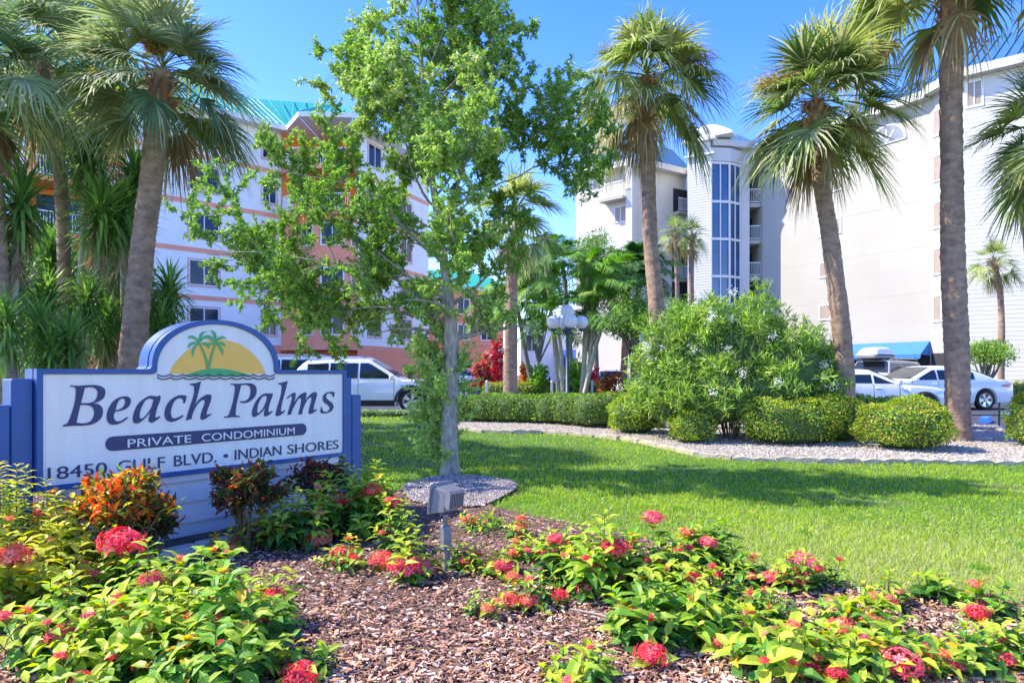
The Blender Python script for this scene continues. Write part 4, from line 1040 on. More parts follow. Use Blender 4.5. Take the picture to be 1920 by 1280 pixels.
# ============================================================ SHRUBS & HEDGES
def blob_foliage(f, c, rad, n, L, W, cols, p=2.6, shell=.16, T=KITE, lump=.07, out=.5, wts=None, ztop=None, seed=0):
    v=nz(rng.standard_normal((n,3))); v[:,2]=np.where(v[:,2]<-.55,-v[:,2],v[:,2])
    q=(np.abs(v)**p).sum(1)**(1/p); s=v/q[:,None]
    lum=1+lump*1.5*(np.sin(v[:,0]*5+seed)+np.sin(v[:,1]*6+seed*2)+np.sin(v[:,2]*7+v[:,0]*4+seed))/1.5
    dep=1-shell*rng.random(n)**1.5
    pos=np.array(c)+s*np.array(rad)*(lum*dep)[:,None]
    nr=nz(s/np.array(rad)); d=nr*out+nz(rng.standard_normal((n,3)))
    tone=(np.sin(v[:,0]*9+seed)+np.sin(v[:,2]*8+v[:,1]*5+seed))*.12
    col=pick(n,cols,wts,.16)*(1+tone)[:,None]
    ok=pos[:,2]>.02
    f.add(T,pos[ok],d[ok],(nr+.4*rng.standard_normal((n,3)))[ok],(L*(.7+.6*rng.random(n)))[ok],(W*(.7+.6*rng.random(n)))[ok],np.clip(col[ok],.01,1))
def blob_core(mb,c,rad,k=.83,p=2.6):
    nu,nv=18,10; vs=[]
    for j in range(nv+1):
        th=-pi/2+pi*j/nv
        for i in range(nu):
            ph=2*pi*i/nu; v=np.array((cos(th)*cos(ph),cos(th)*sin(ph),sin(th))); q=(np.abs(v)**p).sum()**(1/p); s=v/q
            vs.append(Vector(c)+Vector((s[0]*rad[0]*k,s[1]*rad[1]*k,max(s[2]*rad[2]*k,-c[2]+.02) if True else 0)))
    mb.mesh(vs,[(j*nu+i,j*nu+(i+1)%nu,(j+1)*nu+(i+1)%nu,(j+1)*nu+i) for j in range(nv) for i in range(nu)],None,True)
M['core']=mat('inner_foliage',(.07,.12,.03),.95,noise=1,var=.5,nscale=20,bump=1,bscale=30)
def shrub(label,blobs,n_per_m2,L,W,cols,name='clipped_shrub',cat='shrub',p=2.6,T=KITE,m=None,core=True,k=.84,group=None,wts=None,shell=.16,out=.5,lump=.07):
    """blobs: (x,y,rx,ry,h) ground blobs"""
    x,y=blobs[0][0],blobs[0][1]; b=Vector((x,y,zg(y))); root=thing(name,label,cat,b,0,group); f=Fol(); mb=MB()
    for i,(bx,by,rx,ry,h) in enumerate(blobs):
        c=(bx-x,by-y,h*.48); r=(rx,ry,h*.52); area=2*pi*((rx*ry+rx*h*.5+ry*h*.5)/3)*1.2
        blob_foliage(f,c,r,int(area*n_per_m2),L,W,cols,p,shell,T,lump,out,wts,seed=i*1.7+bx)
        if core: blob_core(mb,c,r,k,p)
    f.build('foliage',m or M['leaf'],root)
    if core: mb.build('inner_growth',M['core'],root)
    return root
HG=[(.09,.20,.025),(.16,.31,.035),(.30,.42,.04),(.48,.50,.055)]
HO=HG+[(.62,.34,.08)]
def bl(px,D,wpx,ry,ytop): # pixel helper -> blob
    x=(px-960)/F*D; return (x,D,wpx/F*D/2,ry,CAMZ+(HY-ytop)/F*D-zg(D))
shrub('round clipped shrub with orange tips left of the thick palm trunk',[bl(1698,11.4,158,.62,750)],3200,.042,.027,HO,wts=[3,4,4,3,1])
shrub('boxy clipped shrub in front of the curved palm, yellow green and widest',[bl(1475,12.2,160,.62,748),bl(1545,12.7,150,.62,745),bl(1640,13.6,110,.55,741)],2900,.042,.027,HO,wts=[3,4,4,3,.6],p=3.4)
shrub('small round shrub tucked in front of the oleander',[bl(1297,12.3,85,.36,768)],3200,.042,.027,HG)
shrub('clipped shrub joining the long hedge to the oleander',[bl(1190,14.0,100,.5,742)],2800,.042,.027,HG,p=3)
hb=[bl(px,D,118,.55,yt) for px,D,yt in ((890,16.9,740),(930,16.75,739),(970,16.6,739),(1010,16.45,740),(1050,16.2,739),(1090,15.8,740),(1125,15.3,739))]
shrub('long dark clipped hedge behind the gravel right of the oak trunk',hb,1150,.048,.030,[(.08,.17,.03),(.14,.27,.04),(.24,.38,.05),(.38,.48,.07)],name='hedge',cat='hedge',p=4,lump=.03,wts=[4,4,2,1])
shrub('clipped shrub cut off by the right edge of the picture',[bl(1945,11.6,90,.5,745)],2800,.042,.027,HO,wts=[2,4,4,3,1])
shrub('low yellow hedge along the drive behind the long hedge',[bl(px,27,60,.5,yt) for px,yt in ((935,716),(985,717),(1035,717),(1085,717),(1130,718))],700,.06,.04,[(.40,.42,.04),(.30,.38,.05),(.16,.28,.04),(.55,.5,.08)],name='hedge',cat='hedge',p=4,lump=.03)
shrub('yellow green hedge at the right edge below the small palm',[bl(1915,25.5,70,.5,715),bl(1975,25.5,70,.5,713)],800,.05,.035,[(.40,.42,.04),(.30,.38,.05),(.5,.45,.1)],name='hedge',cat='hedge',p=3.5)
shrub('ground cover shrub along the kerb under the white sport utility car',[bl(px,18.7,60,.25,768) for px in (690,735,775,815)],900,.04,.028,[(.14,.28,.05),(.24,.38,.08),(.5,.5,.4)],name='ground_cover_shrub',p=3)
# oleander
def sticks(mb,c,n,h,sp,r0=.012):
    for i in range(n):
        a=rnd.random()*6.28; e=Vector((c[0]+cos(a)*sp*rnd.random(),c[1]+sin(a)*sp*rnd.random(),c[2]+h*rnd.uniform(.6,1))); s=Vector((c[0]+cos(a)*.12,c[1]+sin(a)*.12,0))
        mb.tube([s,s.lerp(e,.5)+Vector((0,0,.1)),e],[r0,r0*.7,r0*.3],5,cap=False)
def whorls(f,centers,nl,L,W,cols,up=.35,jit=.1,T=BLADE,curl=.15,wts=None):
    n=len(centers); c=np.repeat(centers,nl,axis=0)+rng.standard_normal((n*nl,3))*jit
    d=nz(rng.standard_normal((n*nl,3)))+np.array((0,0,up)); f.add(T,c,d,rng.standard_normal((n*nl,3))+np.array((0,0,1)),L*(.7+.5*rng.random(n*nl)),W,pick(n*nl,cols,wts,.17),curl=curl)
def clump_points(c,rad,n,shell=.35,p=2.2,zmin=.1):
    v=nz(rng.standard_normal((n,3))); v[:,2]=np.where(v[:,2]<-.6,-v[:,2],v[:,2]); q=(np.abs(v)**p).sum(1)**(1/p); r=(1-shell*rng.random(n))
    lum=1+.24*(np.sin(v[:,0]*6)+np.sin(v[:,1]*5+1)+np.sin(v[:,2]*7+2))/1.5
    P=np.array(c)+v/q[:,None]*np.array(rad)*(r*lum)[:,None]; return P[P[:,2]>zmin]
b=gr(1370,12.9); ole=thing('oleander_bush','big loose oleander bush with long narrow leaves and white flowers behind the clipped shrubs','shrub',b)
f=Fol(); g=Fol(); mb=MB()
OC=[(.15,.28,.05),(.26,.42,.07),(.38,.54,.10),(.46,.58,.15),(.10,.19,.04)]
for px,yt,w,D,yb in ((1300,600,210,13.2,830),(1385,575,230,13.4,800),(1470,620,200,13.2,790),(1525,655,110,13.6,780),(1250,660,130,13.0,820),(1330,680,200,12.7,840),(1420,690,190,12.9,780)):
    top=CAMZ+(HY-yt)/F*D; bot=max(.1,CAMZ+(HY-yb)/F*D); c=np.array(((px-960)/F*D-b.x,D-b.y,(top+bot)/2)); rad=(w/F*D/2,.75,(top-bot)/2)
    P=clump_points(c,rad,int(330*rad[0]*rad[2])+140,.4); whorls(f,P,15,.17,.020,OC,up=.5,jit=.035)
    Q=clump_points(c,[r*1.05 for r in rad],9,.05); 
    for q in Q:
        k=40; g.add(KITE,q+rng.standard_normal((k,3))*.045,rng.standard_normal((k,3)),rng.standard_normal((k,3)),.035,.028,(.78,.78,.76))
    blob_core(mb,c,[r*.72 for r in rad],1.0,2.2)
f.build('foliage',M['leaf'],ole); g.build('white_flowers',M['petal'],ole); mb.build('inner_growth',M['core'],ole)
mb=MB(); sticks(mb,(0,0,.3),26,2.0,1.4); mb.build('stems',M['twig'],ole)

def leafy_tree(label,px,D,top,bot,wpx,n,cols,tpx=None,L=.09,W=.05,name='tree',cat='tree',tr=.1,depth=1.2,nclump=26,m=None,tm=None,p=2.0,crown=.8):
    b=gr(tpx or px,D); root=thing(name,label,cat,b); zt=CAMZ+(HY-top)/F*D-b.z; zb=CAMZ+(HY-bot)/F*D-b.z; cx_=(px-960)/F*D-b.x
    c=np.array((cx_,0,(zt+zb)/2)); rad=np.array((wpx/F*D/2,depth,(zt-zb)/2)); f=Fol()
    cc=clump_points(c,rad*.8,nclump,.9,p,-9); mbb=MB()
    for q in cc:
        k=n//len(cc); r=rad.min()*rnd.uniform(.35,.55)+.05; v=nz(rng.standard_normal((k,3)))*(.55+.45*rng.random((k,1)))*r*np.array((1.2,1.2,.8)); 
        tone=rnd.uniform(.75,1.2); f.add(KITE,q+v,nz(rng.standard_normal((k,3)))+np.array((0,0,.2)),v+rng.standard_normal((k,3))*.2+np.array((0,0,.3)),L*(.6+.7*rng.random(k)),W*(.7+.5*rng.random(k)),pick(k,cols,None,.16)*tone)
        s=Vector((0,0,max(.1,zb*.6))); mbb.tube([s,s.lerp(Vector(q),.55)+Vector((rnd.uniform(-.1,.1),0,.0)),Vector(q)],[tr*.5,tr*.3,tr*.1],5,cap=False)
    mbb.tube([Vector((0,0,-.05)),Vector((.03,0,zb*.35)),Vector((0,0,max(.12,zb*.6)))],[tr*1.1,tr*.8,tr*.6],8)
    mbb.build('trunk',tm or M['bark'],root); f.build('crown',m or M['leaf'],root); return root
TG=[(.09,.19,.03),(.15,.29,.05),(.24,.40,.07)]
leafy_tree('dark rounded tree with twisting bare stems left of the straight sabal palm',1192,24,552,655,112,9000,TG,nclump=20)
leafy_tree('light green tree crown just behind the oak twigs beside the cream wing',1105,27,430,600,100,6000,[(.12,.24,.05),(.2,.34,.08),(.08,.18,.03)],nclump=22,L=.10)
leafy_tree('green rounded treetop behind the oleander below the palm pair',1275,22,556,690,150,9000,[(.14,.30,.03),(.2,.38,.05),(.1,.22,.03)],nclump=24)
leafy_tree('light green bush with pinnate leaves beside the small palm trunk',1848,25,625,705,85,4500,[(.2,.36,.05),(.32,.44,.08),(.14,.27,.04)],nclump=16)
leafy_tree('dark leafy tree filling the gap behind the oak trunk',1010,33,440,640,130,9000,TG,nclump=24,L=.12,W=.07)
leafy_tree('bushy dark green tree behind the yuccas at the far left',60,15.5,420,690,330,15000,[(.06,.14,.03),(.10,.22,.05),(.16,.3,.06)],nclump=40,depth=1.0)
leafy_tree('bushy dark shrub between yucca trunks and the leaning palm',215,14.6,480,700,200,11000,[(.06,.14,.03),(.10,.22,.05),(.16,.3,.06)],nclump=30,depth=.8)
leafy_tree('dark shrub against the coral wall behind the white car bonnet',768,34,680,715,40,1500,TG,nclump=8,name='shrub',cat='shrub')
# red ti plants
def ti(label,px,D,yt,w,cols,n=14,name='ti_plant'):
    b=gr(px,D); root=thing(name,label,'shrub',b); h=CAMZ+(HY-yt)/F*D-b.z; f=Fol(); r=w/F*D/2; P=clump_points((0,0,h*.5),(r,r,h*.5),n*6,.8,zmin=.1)
    whorls(f,P,9,.26,.09,cols,up=.7,jit=.04,T=LEAF,curl=.4); f.build('foliage',M['leaf'],root); mb=MB(); sticks(mb,(0,0,0),8,h*.8,r*.7); mb.build('stems',M['twig'],root)
ti('copper red croton mound left of the square grey trunk',905,28,672,46,[(.45,.10,.06),(.6,.25,.15),(.3,.05,.04),(.5,.2,.2)],n=18)
ti('pink red ti plant just touching the square grey trunk',932,27.5,650,16,[(.55,.06,.08),(.4,.04,.05)],n=6)
ti('orange ti plant right of the square grey trunk',984,28,683,14,[(.6,.22,.08),(.7,.3,.12)],n=5)
ti('bright red ti plant behind the pale leaning trunks',1108,27,697,26,[(.75,.05,.12),(.55,.04,.08)],n=6)
ti('dark red bromeliad mound left of the oleander',1150,24,705,44,[(.25,.06,.03),(.4,.15,.05),(.12,.12,.04),(.6,.25,.1)],n=12)
ti('light green ferny plant among the pale leaning trunks',1078,26.5,680,60,[(.2,.42,.05),(.3,.5,.08)],n=14,name='fern')
ti('light green ferny plant right of the square grey trunk',1010,27,690,40,[(.2,.42,.05),(.14,.3,.05)],n=10,name='fern')
# ============================================================ CARS
def car(label, loc, yaw, L=4.6, W=1.85, H=1.68, zbelt=1.02, hood=1.0, hl=.24, rl=.06, rake=.30, rrake=.12, trunk_h=None, bm=None, wr=.36, suv=True, front_x=.80, rear_x=.80, name='parked_car', cat='car', clad=False, rack=False, blinds=False, group=None):
    root=thing(name,label,cat,loc,yaw,group); w=W/2; zb=.24 if suv else .19
    xr0=-L/2; xf=L/2; xw=(xf-front_x-.05, xr0+rear_x)       # wheel centres
    cow=xf-hl*L; rfx=cow-rake*L*.55; rbx=xr0+rl*L+rrake*L; dk=xr0+rl*L   # cowl, roof front, roof back, deck
    th=trunk_h or zbelt
    zbl=lambda x: zbelt+.05*min(1,max(0,(xf-x)/L))-0.02
    def top(x):
        if x>=cow:
            t=(x-cow)/(xf-cow); return hood-.02+ (zbl(cow)-hood+.02)*(1-t)**2 - .32*t**5*0.9
        if x>=rfx:
            t=(cow-x)/(cow-rfx); return zbl(cow)+(H-.03-zbl(cow))*(t**.92)
        if x>=rbx:
            t=(rfx-x)/(rfx-rbx); return H-.03+.03*sin(pi*min(1,t*1.1+.05))-.03*t
        if x>=dk:
            t=(rbx-x)/(rbx-dk); return (H-.06)+(th-(H-.06))*(t**1.25)
        t=(dk-x)/max(1e-6,dk-xr0); return th-.03*t-.18*t**4
    def half(x):
        a=max(0,(x-(xf-.55))/.55); b=max(0,((xr0+.45)-x)/.45); return w*(1-.26*a**2.4-.13*b**2.6)
    def arch(x):
        z=zb
        for c in xw:
            dx=abs(x-c); ra=wr+.07
            if dx<ra: z=max(z,wr+math.sqrt(ra*ra-dx*dx)-.01)
        return z
    def side_y(x,z):
        h=half(x)
        if z<=zbl(x): 
            t=(z-zb)/(zbl(x)-zb); return h*(1-.05*(1-min(1,t*2.4))**2-.055*max(0,(t-.55)/.45)**2)
        t=(z-zbl(x))/(H-zbl(x)); return h*(.945-.20*t-.03*t*t)
    xs=sorted(set([xr0+L*i/90 for i in range(91)]+[c+s*(wr+.07) for c in xw for s in (-1,1)]+[cow,rfx,rbx,dk]))
    mb=MB(); rings=[]
    for x in xs:
        zt=top(x); zl=arch(x); pts=[(0,zl),(half(x)*.80,zl),(side_y(x,zl)*1.0,zl+.0)]
        zside=min(zt-.035,zbl(x)); zside=max(zside,zl+.02)
        for k in (.15,.3,.5,.7,.85,1): z=zl+(zside-zl)*k; pts.append((side_y(x,z),z))
        if zt>zbl(x)+.07:
            zs=zt-.06
            for k in (.5,1): z=zbl(x)+(zs-zbl(x))*k; pts.append((side_y(x,z),z))
            yt=side_y(x,zs); pts+= [(yt-.035,zt-.025),(yt-.10,zt-.004),(yt*.5,zt+.012),(0,zt+.016)]
        else:
            z=zside+ (zt-zside)*.4; yy=side_y(x,zside); pts+=[(yy-.01,z),(yy-.03,zt-.012),(yy-.06,zt-.006),(yy-.12,zt),(yy*.5,zt+.012),(0,zt+.016)]
        rings.append(pts)
    n=len(rings[0]); full=[]
    for x,pts in zip(xs,rings):
        full.append([Vector((x,y,z)) for y,z in pts]+[Vector((x,-y,z)) for y,z in pts[-2:0:-1]])
    m=len(full[0]); vs=[p for r in full for p in r]
    fs=[(i*m+k,i*m+(k+1)%m,(i+1)*m+(k+1)%m,(i+1)*m+k) for i in range(len(full)-1) for k in range(m)]
    mb.mesh(vs,fs,None,True); mb.poly(full[0]); mb.poly(full[-1][::-1])
    body=mb.build('body',bm or M['carwhite'],root)
    # side glass
    def patch(mb,poly,off,sg):
        """poly in (x,z) as list of columns [(x,z0,z1),...]"""
        V=[];nz_=5
        for x,z0,z1 in poly:
            for k in range(nz_+1):
                z=z0+(z1-z0)*k/nz_; V.append(Vector((x,sg*(side_y(x,z)+off),z)))
        c=nz_+1; F_=[]
        for i in range(len(poly)-1):
            for k in range(nz_):
                q=(i*c+k,i*c+k+1,(i+1)*c+k+1,(i+1)*c+k); F_.append(q if sg>0 else q[::-1])
        mb.mesh(V,F_,None,True)
    a0=cow-.22 if suv else cow-.16; a1=rbx-(.0 if suv else .02)*L
    if not suv: a1=rbx-.10*L*.5
    mids=[a0-(a0-a1)*.40, a0-(a0-a1)*(.74 if suv else .84)]
    cuts=[a0]+mids+[a1]
    for sg in (1,-1):
        for i in range(3):
            x1,x0=cuts[i]-.03,cuts[i+1]+.03; cols=[]
            for k in range(9):
                x=x0+(x1-x0)*k/8; zz0=zbl(x)+.035; zz1=min(H-.145,top(x)-.115)
                if zz1<=zz0+.01: zz1=zz0+.01
                cols.append((x,zz0,zz1))
            mb=MB(); patch(mb,cols,.006,sg); mb.build('side_window',M['carglass'],root)
    # windscreen, rear glass
    def screen(xa,xb,nm):
        mb=MB(); V=[]
        for k in range(7):
            x=xa+(xb-xa)*k/6; zt=top(x); yy=side_y(x,zt-.06)-.09
            for j in range(7): V.append(Vector((x,yy*(j/3-1),zt+.018+.004*(1-abs(j/3-1)))))
        mb.mesh(V,[(k*7+j,k*7+j+1,(k+1)*7+j+1,(k+1)*7+j) for k in range(6) for j in range(6)],None,True); mb.build(nm,M['carglass'],root)
    screen(cow-.10,rfx+.05,'windscreen'); screen(rbx-.04,dk+.10 if not suv else dk+.16,'rear_window')
    # wheels
    for c in xw:
        for sg in (1,-1):
            mt=Matrix.Translation((c,sg*(w-.115),wr))@Matrix.Rotation(-sg*pi/2,4,'X')
            wmb=MB(); R_=wr
            wmb.lathe([(R_*.66,-.10),(R_*.9,-.105),(R_*.98,-.08),(R_,-.03),(R_,.05),(R_*.985,.085),(R_*.92,.105),(R_*.70,.10),(R_*.66,.085)],28,mt)
            wh=wmb.build('wheel',M['tyre'],root)
            r=MB(); r.lathe([(R_*.70,.095),(R_*.66,.10),(R_*.62,.07),(R_*.60,-.06),(0.001,-.06)],28,mt)
            for k in range(5):
                for q in (-.16,.16):
                    a=2*pi*k/5+q; Mx=mt@Matrix.Rotation(a,4,'Z'); r.mesh([Mx@Vector(p) for p in ((.03,-.022,.078),(R_*.66,-.03,.09),(R_*.66,.03,.09),(.03,.022,.078),(.03,-.022,.03),(R_*.66,-.03,.04),(R_*.66,.03,.04),(.03,.022,.03))],[(0,1,2,3),(0,4,5,1),(3,2,6,7)])
            r.lathe([(.055,.05),(.055,.095),(.04,.105),(.001,.105)],12,mt); r.build('rim',M['alloy'],wh)
    # trims
    for sg in (1,-1):
        mb=MB()
        if clad:
            cols=[(x,zb-.01,zb+.17) for x in xs if xw[1]+wr+.1<x<xw[0]-wr-.1]; patch(mb,cols,.012,sg)
            for c in xw:
                V=[];k_=16
                for i in range(k_+1):
                    an=pi*i/k_; 
                    for rr in (wr+.06,wr+.135):
                        x=c+cos(an)*rr; z=wr+sin(an)*rr-.01; V.append(Vector((x,sg*(side_y(x,z)+.014),z)))
                fs=[(2*i,2*i+1,2*i+3,2*i+2) for i in range(k_)]; mb.mesh(V,fs if sg<0 else [q[::-1] for q in fs],None,True)
            mb.build('wheel_arch_cladding',M['blacktrim'],root)
        mb=MB()
        for i,xx in enumerate((cuts[0]+.02,cuts[1],cuts[2]-.02)):
            patch(mb,[(xx-.006,zb+.12,zbl(xx)+.01),(xx+.006,zb+.12,zbl(xx)+.01)],.004,sg)
        mb.build('door_seam',M['blacktrim'],root)
        for xx in (cuts[1]+.12,cuts[2]+.10):
            mb=MB(); z=zbl(xx)-.10; y=side_y(xx,z); mb.box(xx-.09,xx+.09,sg*y-.022,sg*y+.022,z-.015,z+.015,bev=.006); mb.build('door_handle',bm or M['carwhite'],root)
        mb=MB(); x=a0-.05; y=side_y(x,zbl(x)); mb.box(x-.05,x+.09,sg*(y+.11)-.10,sg*(y+.11)+.09,zbl(x)+.0,zbl(x)+.15,bev=.03); mb.build('side_mirror',bm or M['carwhite'],root)
        # headlight/taillight
        mb=MB(); zc=hood-.23; cols=[(xf-.62+.60*k/10,zc+.07-.015*k+(.05 if k<1 else 0)-.0,zc+.10+.006*(10-k)*.4) for k in range(11)]
        cols=[(xf-.58+.565*k/10,zc-.02*min(1,k/4)-.01,zc+.075-.003*k) for k in range(11)]; patch(mb,cols,.008,sg); mb.build('headlight',M['headlens'],root)
        mb=MB(); zc=zbl(xr0)-.26 if not suv else zbl(xr0)-.18
        cols=[(xr0+.012+.50*k/10,zc+.05*k/10,zc+.17-.08*k/10) for k in range(11)] if not suv else [(xr0+.012+.26*k/8,zc,zc+.30-.05*k/8) for k in range(9)]
        patch(mb,cols,.008,sg); mb.build('taillight',M['redlens'],root)
    mb=MB(); mb.box(xf-.02,xf+.012,-w*.42,w*.42,hood-.48,hood-.34,bev=.005); mb.box(xf-.05,xf+.014,-w*.5,w*.5,zb+.05,zb+.17,bev=.005); mb.build('grille',M['blacktrim'],root)
    mb=MB(); mb.box(xr0-.012,xr0+.05,-w*.66,w*.66,zb,zb+.12,bev=.01); mb.build('rear_bumper_trim',M['blacktrim'],root)
    if rack:
        for sg in (1,-1):
            mb=MB(); P=[Vector((rfx-.1-(rfx-rbx-.1)*k/10, sg*(side_y(0,H-.08)-.06), H+.055-(.05 if k in (0,10) else 0))) for k in range(11)]; mb.tube(P,.018,6); mb.build('roof_rail',M['chrome'],root)
    return root
def spot(px,D): 
    g=gr(px,D); return (g.x,D,zg(D)-.022)
car('white sport utility vehicle parked side on behind the sign and the oak trunk',spot(690,21.2),0,L=4.65,H=1.66,hl=.25,rake=.38,rrake=.12,rl=.02,zbelt=1.02,hood=1.04,clad=True,rack=True,wr=.37)
car('silver vehicle showing only its roof above the sign shoulder behind the white sport utility vehicle',spot(590,27),R(8),L=4.9,H=1.88,hl=.22,rake=.26,rrake=.08,rl=.02,zbelt=1.12,hood=1.05,bm=M['carsilver'],rack=True,wr=.37)
car('white sedan with red tail lamp parked behind the thick palm trunk',spot(1738,23.2),pi+R(5),L=4.9,W=1.82,H=1.46,zbelt=.96,hood=.92,hl=.24,rl=.13,rake=.34,rrake=.20,trunk_h=1.02,suv=False,wr=.33,rear_x=1.05,bm=M['carwhite'])
car('low white coupe whose bonnet and headlamp show above the clipped shrubs',(9.7,19.2,zg(19)-.022),R(-6),L=4.5,W=1.82,H=1.32,zbelt=.90,hood=.86,hl=.30,rl=.10,rake=.32,rrake=.26,trunk_h=.95,suv=False,wr=.33)
sb=car('beige sport utility vehicle facing left with a white cargo box on its roof',spot(1655,29.5),pi+R(38),L=4.7,H=1.78,hl=.20,rake=.20,rrake=.08,rl=.02,zbelt=1.08,hood=1.06,bm=M['cartan'],rack=True,wr=.36)
cg=thing('cargo_box','white rooftop cargo box on the beige vehicle below the blue awning','cargo box',at(1642,672,29.3),pi+R(38))
mb=MB(); 
for k,(x0,x1,yy,z0,z1) in enumerate(((-.95,.95,.42,.0,.14),)): mb.box(x0,x1,-yy,yy,z0,z1,bev=.05)
mb.build('tray',M['greyl'],cg); mb=MB(); V=[];nx,ny=16,12
for i in range(nx+1):
    for j in range(ny+1):
        u_,v_=i/nx*2-1,j/ny*2-1; h=.36*(1-abs(u_)**5)*(1-abs(v_)**6*.9)*(1-.12*(u_+1)/2); V.append(Vector((u_*.96,v_*.43,.141+h)))
mb.mesh(V,[(i*(ny+1)+j,(i+1)*(ny+1)+j,(i+1)*(ny+1)+j+1,i*(ny+1)+j+1) for i in range(nx) for j in range(ny)],None,True); mb.build('lid',M['cargobox'],cg)
for s_ in (-.5,.5):
    mb=MB(); mb.box(s_-.03,s_+.03,-.6,.6,-.045,-.003,bev=.005); mb.build('crossbar',M['blacktrim'],cg)
car('small white car in the shade of the coral drive wing',spot(868,50),R(-4),L=4.4,H=1.6,hl=.22,rake=.24,rrake=.1,rl=.02,wr=.34)
car('white car half hidden by the dark red bromeliads near the annex',spot(1140,38),R(10),L=4.6,H=1.48,zbelt=.97,hood=.93,rl=.12,rrake=.2,trunk_h=1.0,suv=False,wr=.33)
car('grey car in shade under the dark blue awning',spot(1098,52),R(-5),L=4.5,H=1.5,zbelt=.97,hood=.93,rl=.12,rrake=.2,trunk_h=1.0,suv=False,wr=.33,bm=M['carsilver'])

# ============================================================ LAMPS
def globe_lamp(label,px,D,ztop,rg,arms,rp=.055):
    b=gr(px,D); root=thing('street_lamp',label,'street lamp',b); mb=MB(); h=ztop-b.z-2*rg-.06
    mb.tube([(0,0,-.05),(0,0,.35),(0,0,.36),(0,0,h)],[rp*1.7,rp*1.6,rp,rp*.85],12); mb.lathe([(rp*1.1,h-.32),(rp*1.9,h-.26),(rp*1.2,h-.2)],12); mb.build('pole',M['lamppole'],root)
    zz=h-.30
    mb=MB(); mb.lathe([(.03,h-.02),(.09,h),(.10,h+.06),(.05,h+.08)],12); mb.build('globe_holder',M['lamppole'],root)
    pos=[(0,0,h+.06+rg)]
    for a in arms:
        mb=MB()
        d=Vector((cos(a),sin(a),0)); e=d*(rg*1.05+.20); mb.tube([Vector((0,0,zz-.05)),d*.18+Vector((0,0,zz-.12)),e+Vector((0,0,zz-.08)),e+Vector((0,0,zz))],[.025,.022,.022,.03],6)
        mb.lathe([(.03,zz-.02),(.09,zz),(.10,zz+.05),(.05,zz+.07)],12,Matrix.Translation(e)); pos.append((e.x,e.y,zz+.05+rg*.96)); mb.build('arm_bracket',M['lamppole'],root)
    for p in pos:
        g=MB(); g.lathe([(max(.001,rg*sin(t)),-rg*cos(t)) for t in np.linspace(0,pi,17)],24,Matrix.Translation(p)); g.build('globe',M['globe'],root)
globe_lamp('dark green lamp post with a cluster of white globes above the long hedge',1064,20,CAMZ+(700-571)/F*20,.20,[R(5),R(182),R(-82),R(95)])
globe_lamp('distant lamp with white globes beside the square grey trunk',940,34,CAMZ+(700-651)/F*34,.20,[R(0),R(180)],rp=.05)
# posts
for i,(px,D,yt) in enumerate(((852,26,716),(864,26.5,715),(875,27,705),(913,26,714),(1035,26,714),(1110,26,714),(1185,25,713),(1270,24,712),(1345,23,716),(1550,20.6,722))):
    b=gr(px,D); h=CAMZ+(HY-yt)/F*D-b.z; mb=MB(); mb.box(-.045,.045,-.045,.045,-.05,h-.04,bev=.006); mb.lathe([(.062,h-.04),(.062,h-.01),(.001,h+.03)],8); o=mb.build('post',M['white'],None,b)
    tag(o,['short white post, leftmost by the car park','short white post, second from the left by the car park','taller white post beside the small distant car','short white post at the left end of the low yellow hedge','short white post in the yellow hedge left of the lamp post','short white post in front of the pale leaning trunks','short white post before the dark red bromeliads','short white post behind the oleander left side','short white post hidden behind the oleander','short white post behind the curved palm'][i],'post','white posts along the drive')
# wheel stops
for (px,D,lab) in ((1848,16.9,'bright blue wheel stop nearer the thick palm trunk'),(1893,20.3,'grey blue wheel stop further right beside the grass')):
    b=gr(px,D); mb=MB(); mb.prism([(-.11,0),(.11,0),(.08,.13),(-.08,.13)],1.0,Matrix.Translation((0,-.5,0)))
    for yy in (-.35,.35): mb.tube([(0,yy,.128),(0,yy,.136)],.018,8)
    o=mb.build('wheel_stop',M['blueblock'] if D<18 else mat('faded_blue',(.16,.24,.50),.7,noise=1,nscale=8),None,b-Vector((0,0,.02))); o.rotation_euler=(0,0,R(-40)); tag(o,lab,'wheel stop')
# low pipe barrier
b=gr(1850,14.6); pr=thing('pipe_barrier','low dark green pipe rail behind the thick palm trunk','barrier',b)
mb=MB(); 
for x in (-.75,.27): mb=MB(); mb.tube([(x,0,-.05),(x,0,.60)],.02,8); mb.build('upright',M['lamppole'],pr)
for z in (.33,.04): mb=MB(); mb.tube([(-.75,0,z),(.27,0,z)],.013,8); mb.build('rail',M['lamppole'],pr)
# rock
b=gr(1887,14.2); mb=MB(); V=[];F2=[]
for j in range(7):
    for i in range(10):
        th=-pi/2+pi*j/6; ph=2*pi*i/10; k=1+rnd.uniform(-.14,.14); V.append(Vector((cos(th)*cos(ph)*.24*k,cos(th)*sin(ph)*.16*k,.05+sin(th)*.1*k)))
mb.mesh(V,[(j*10+i,j*10+(i+1)%10,(j+1)*10+(i+1)%10,(j+1)*10+i) for j in range(6) for i in range(10)]); tag(mb.build('rock',M['edging'],None,b),'small pale rock on the gravel at the right by the pipe rail','rock')
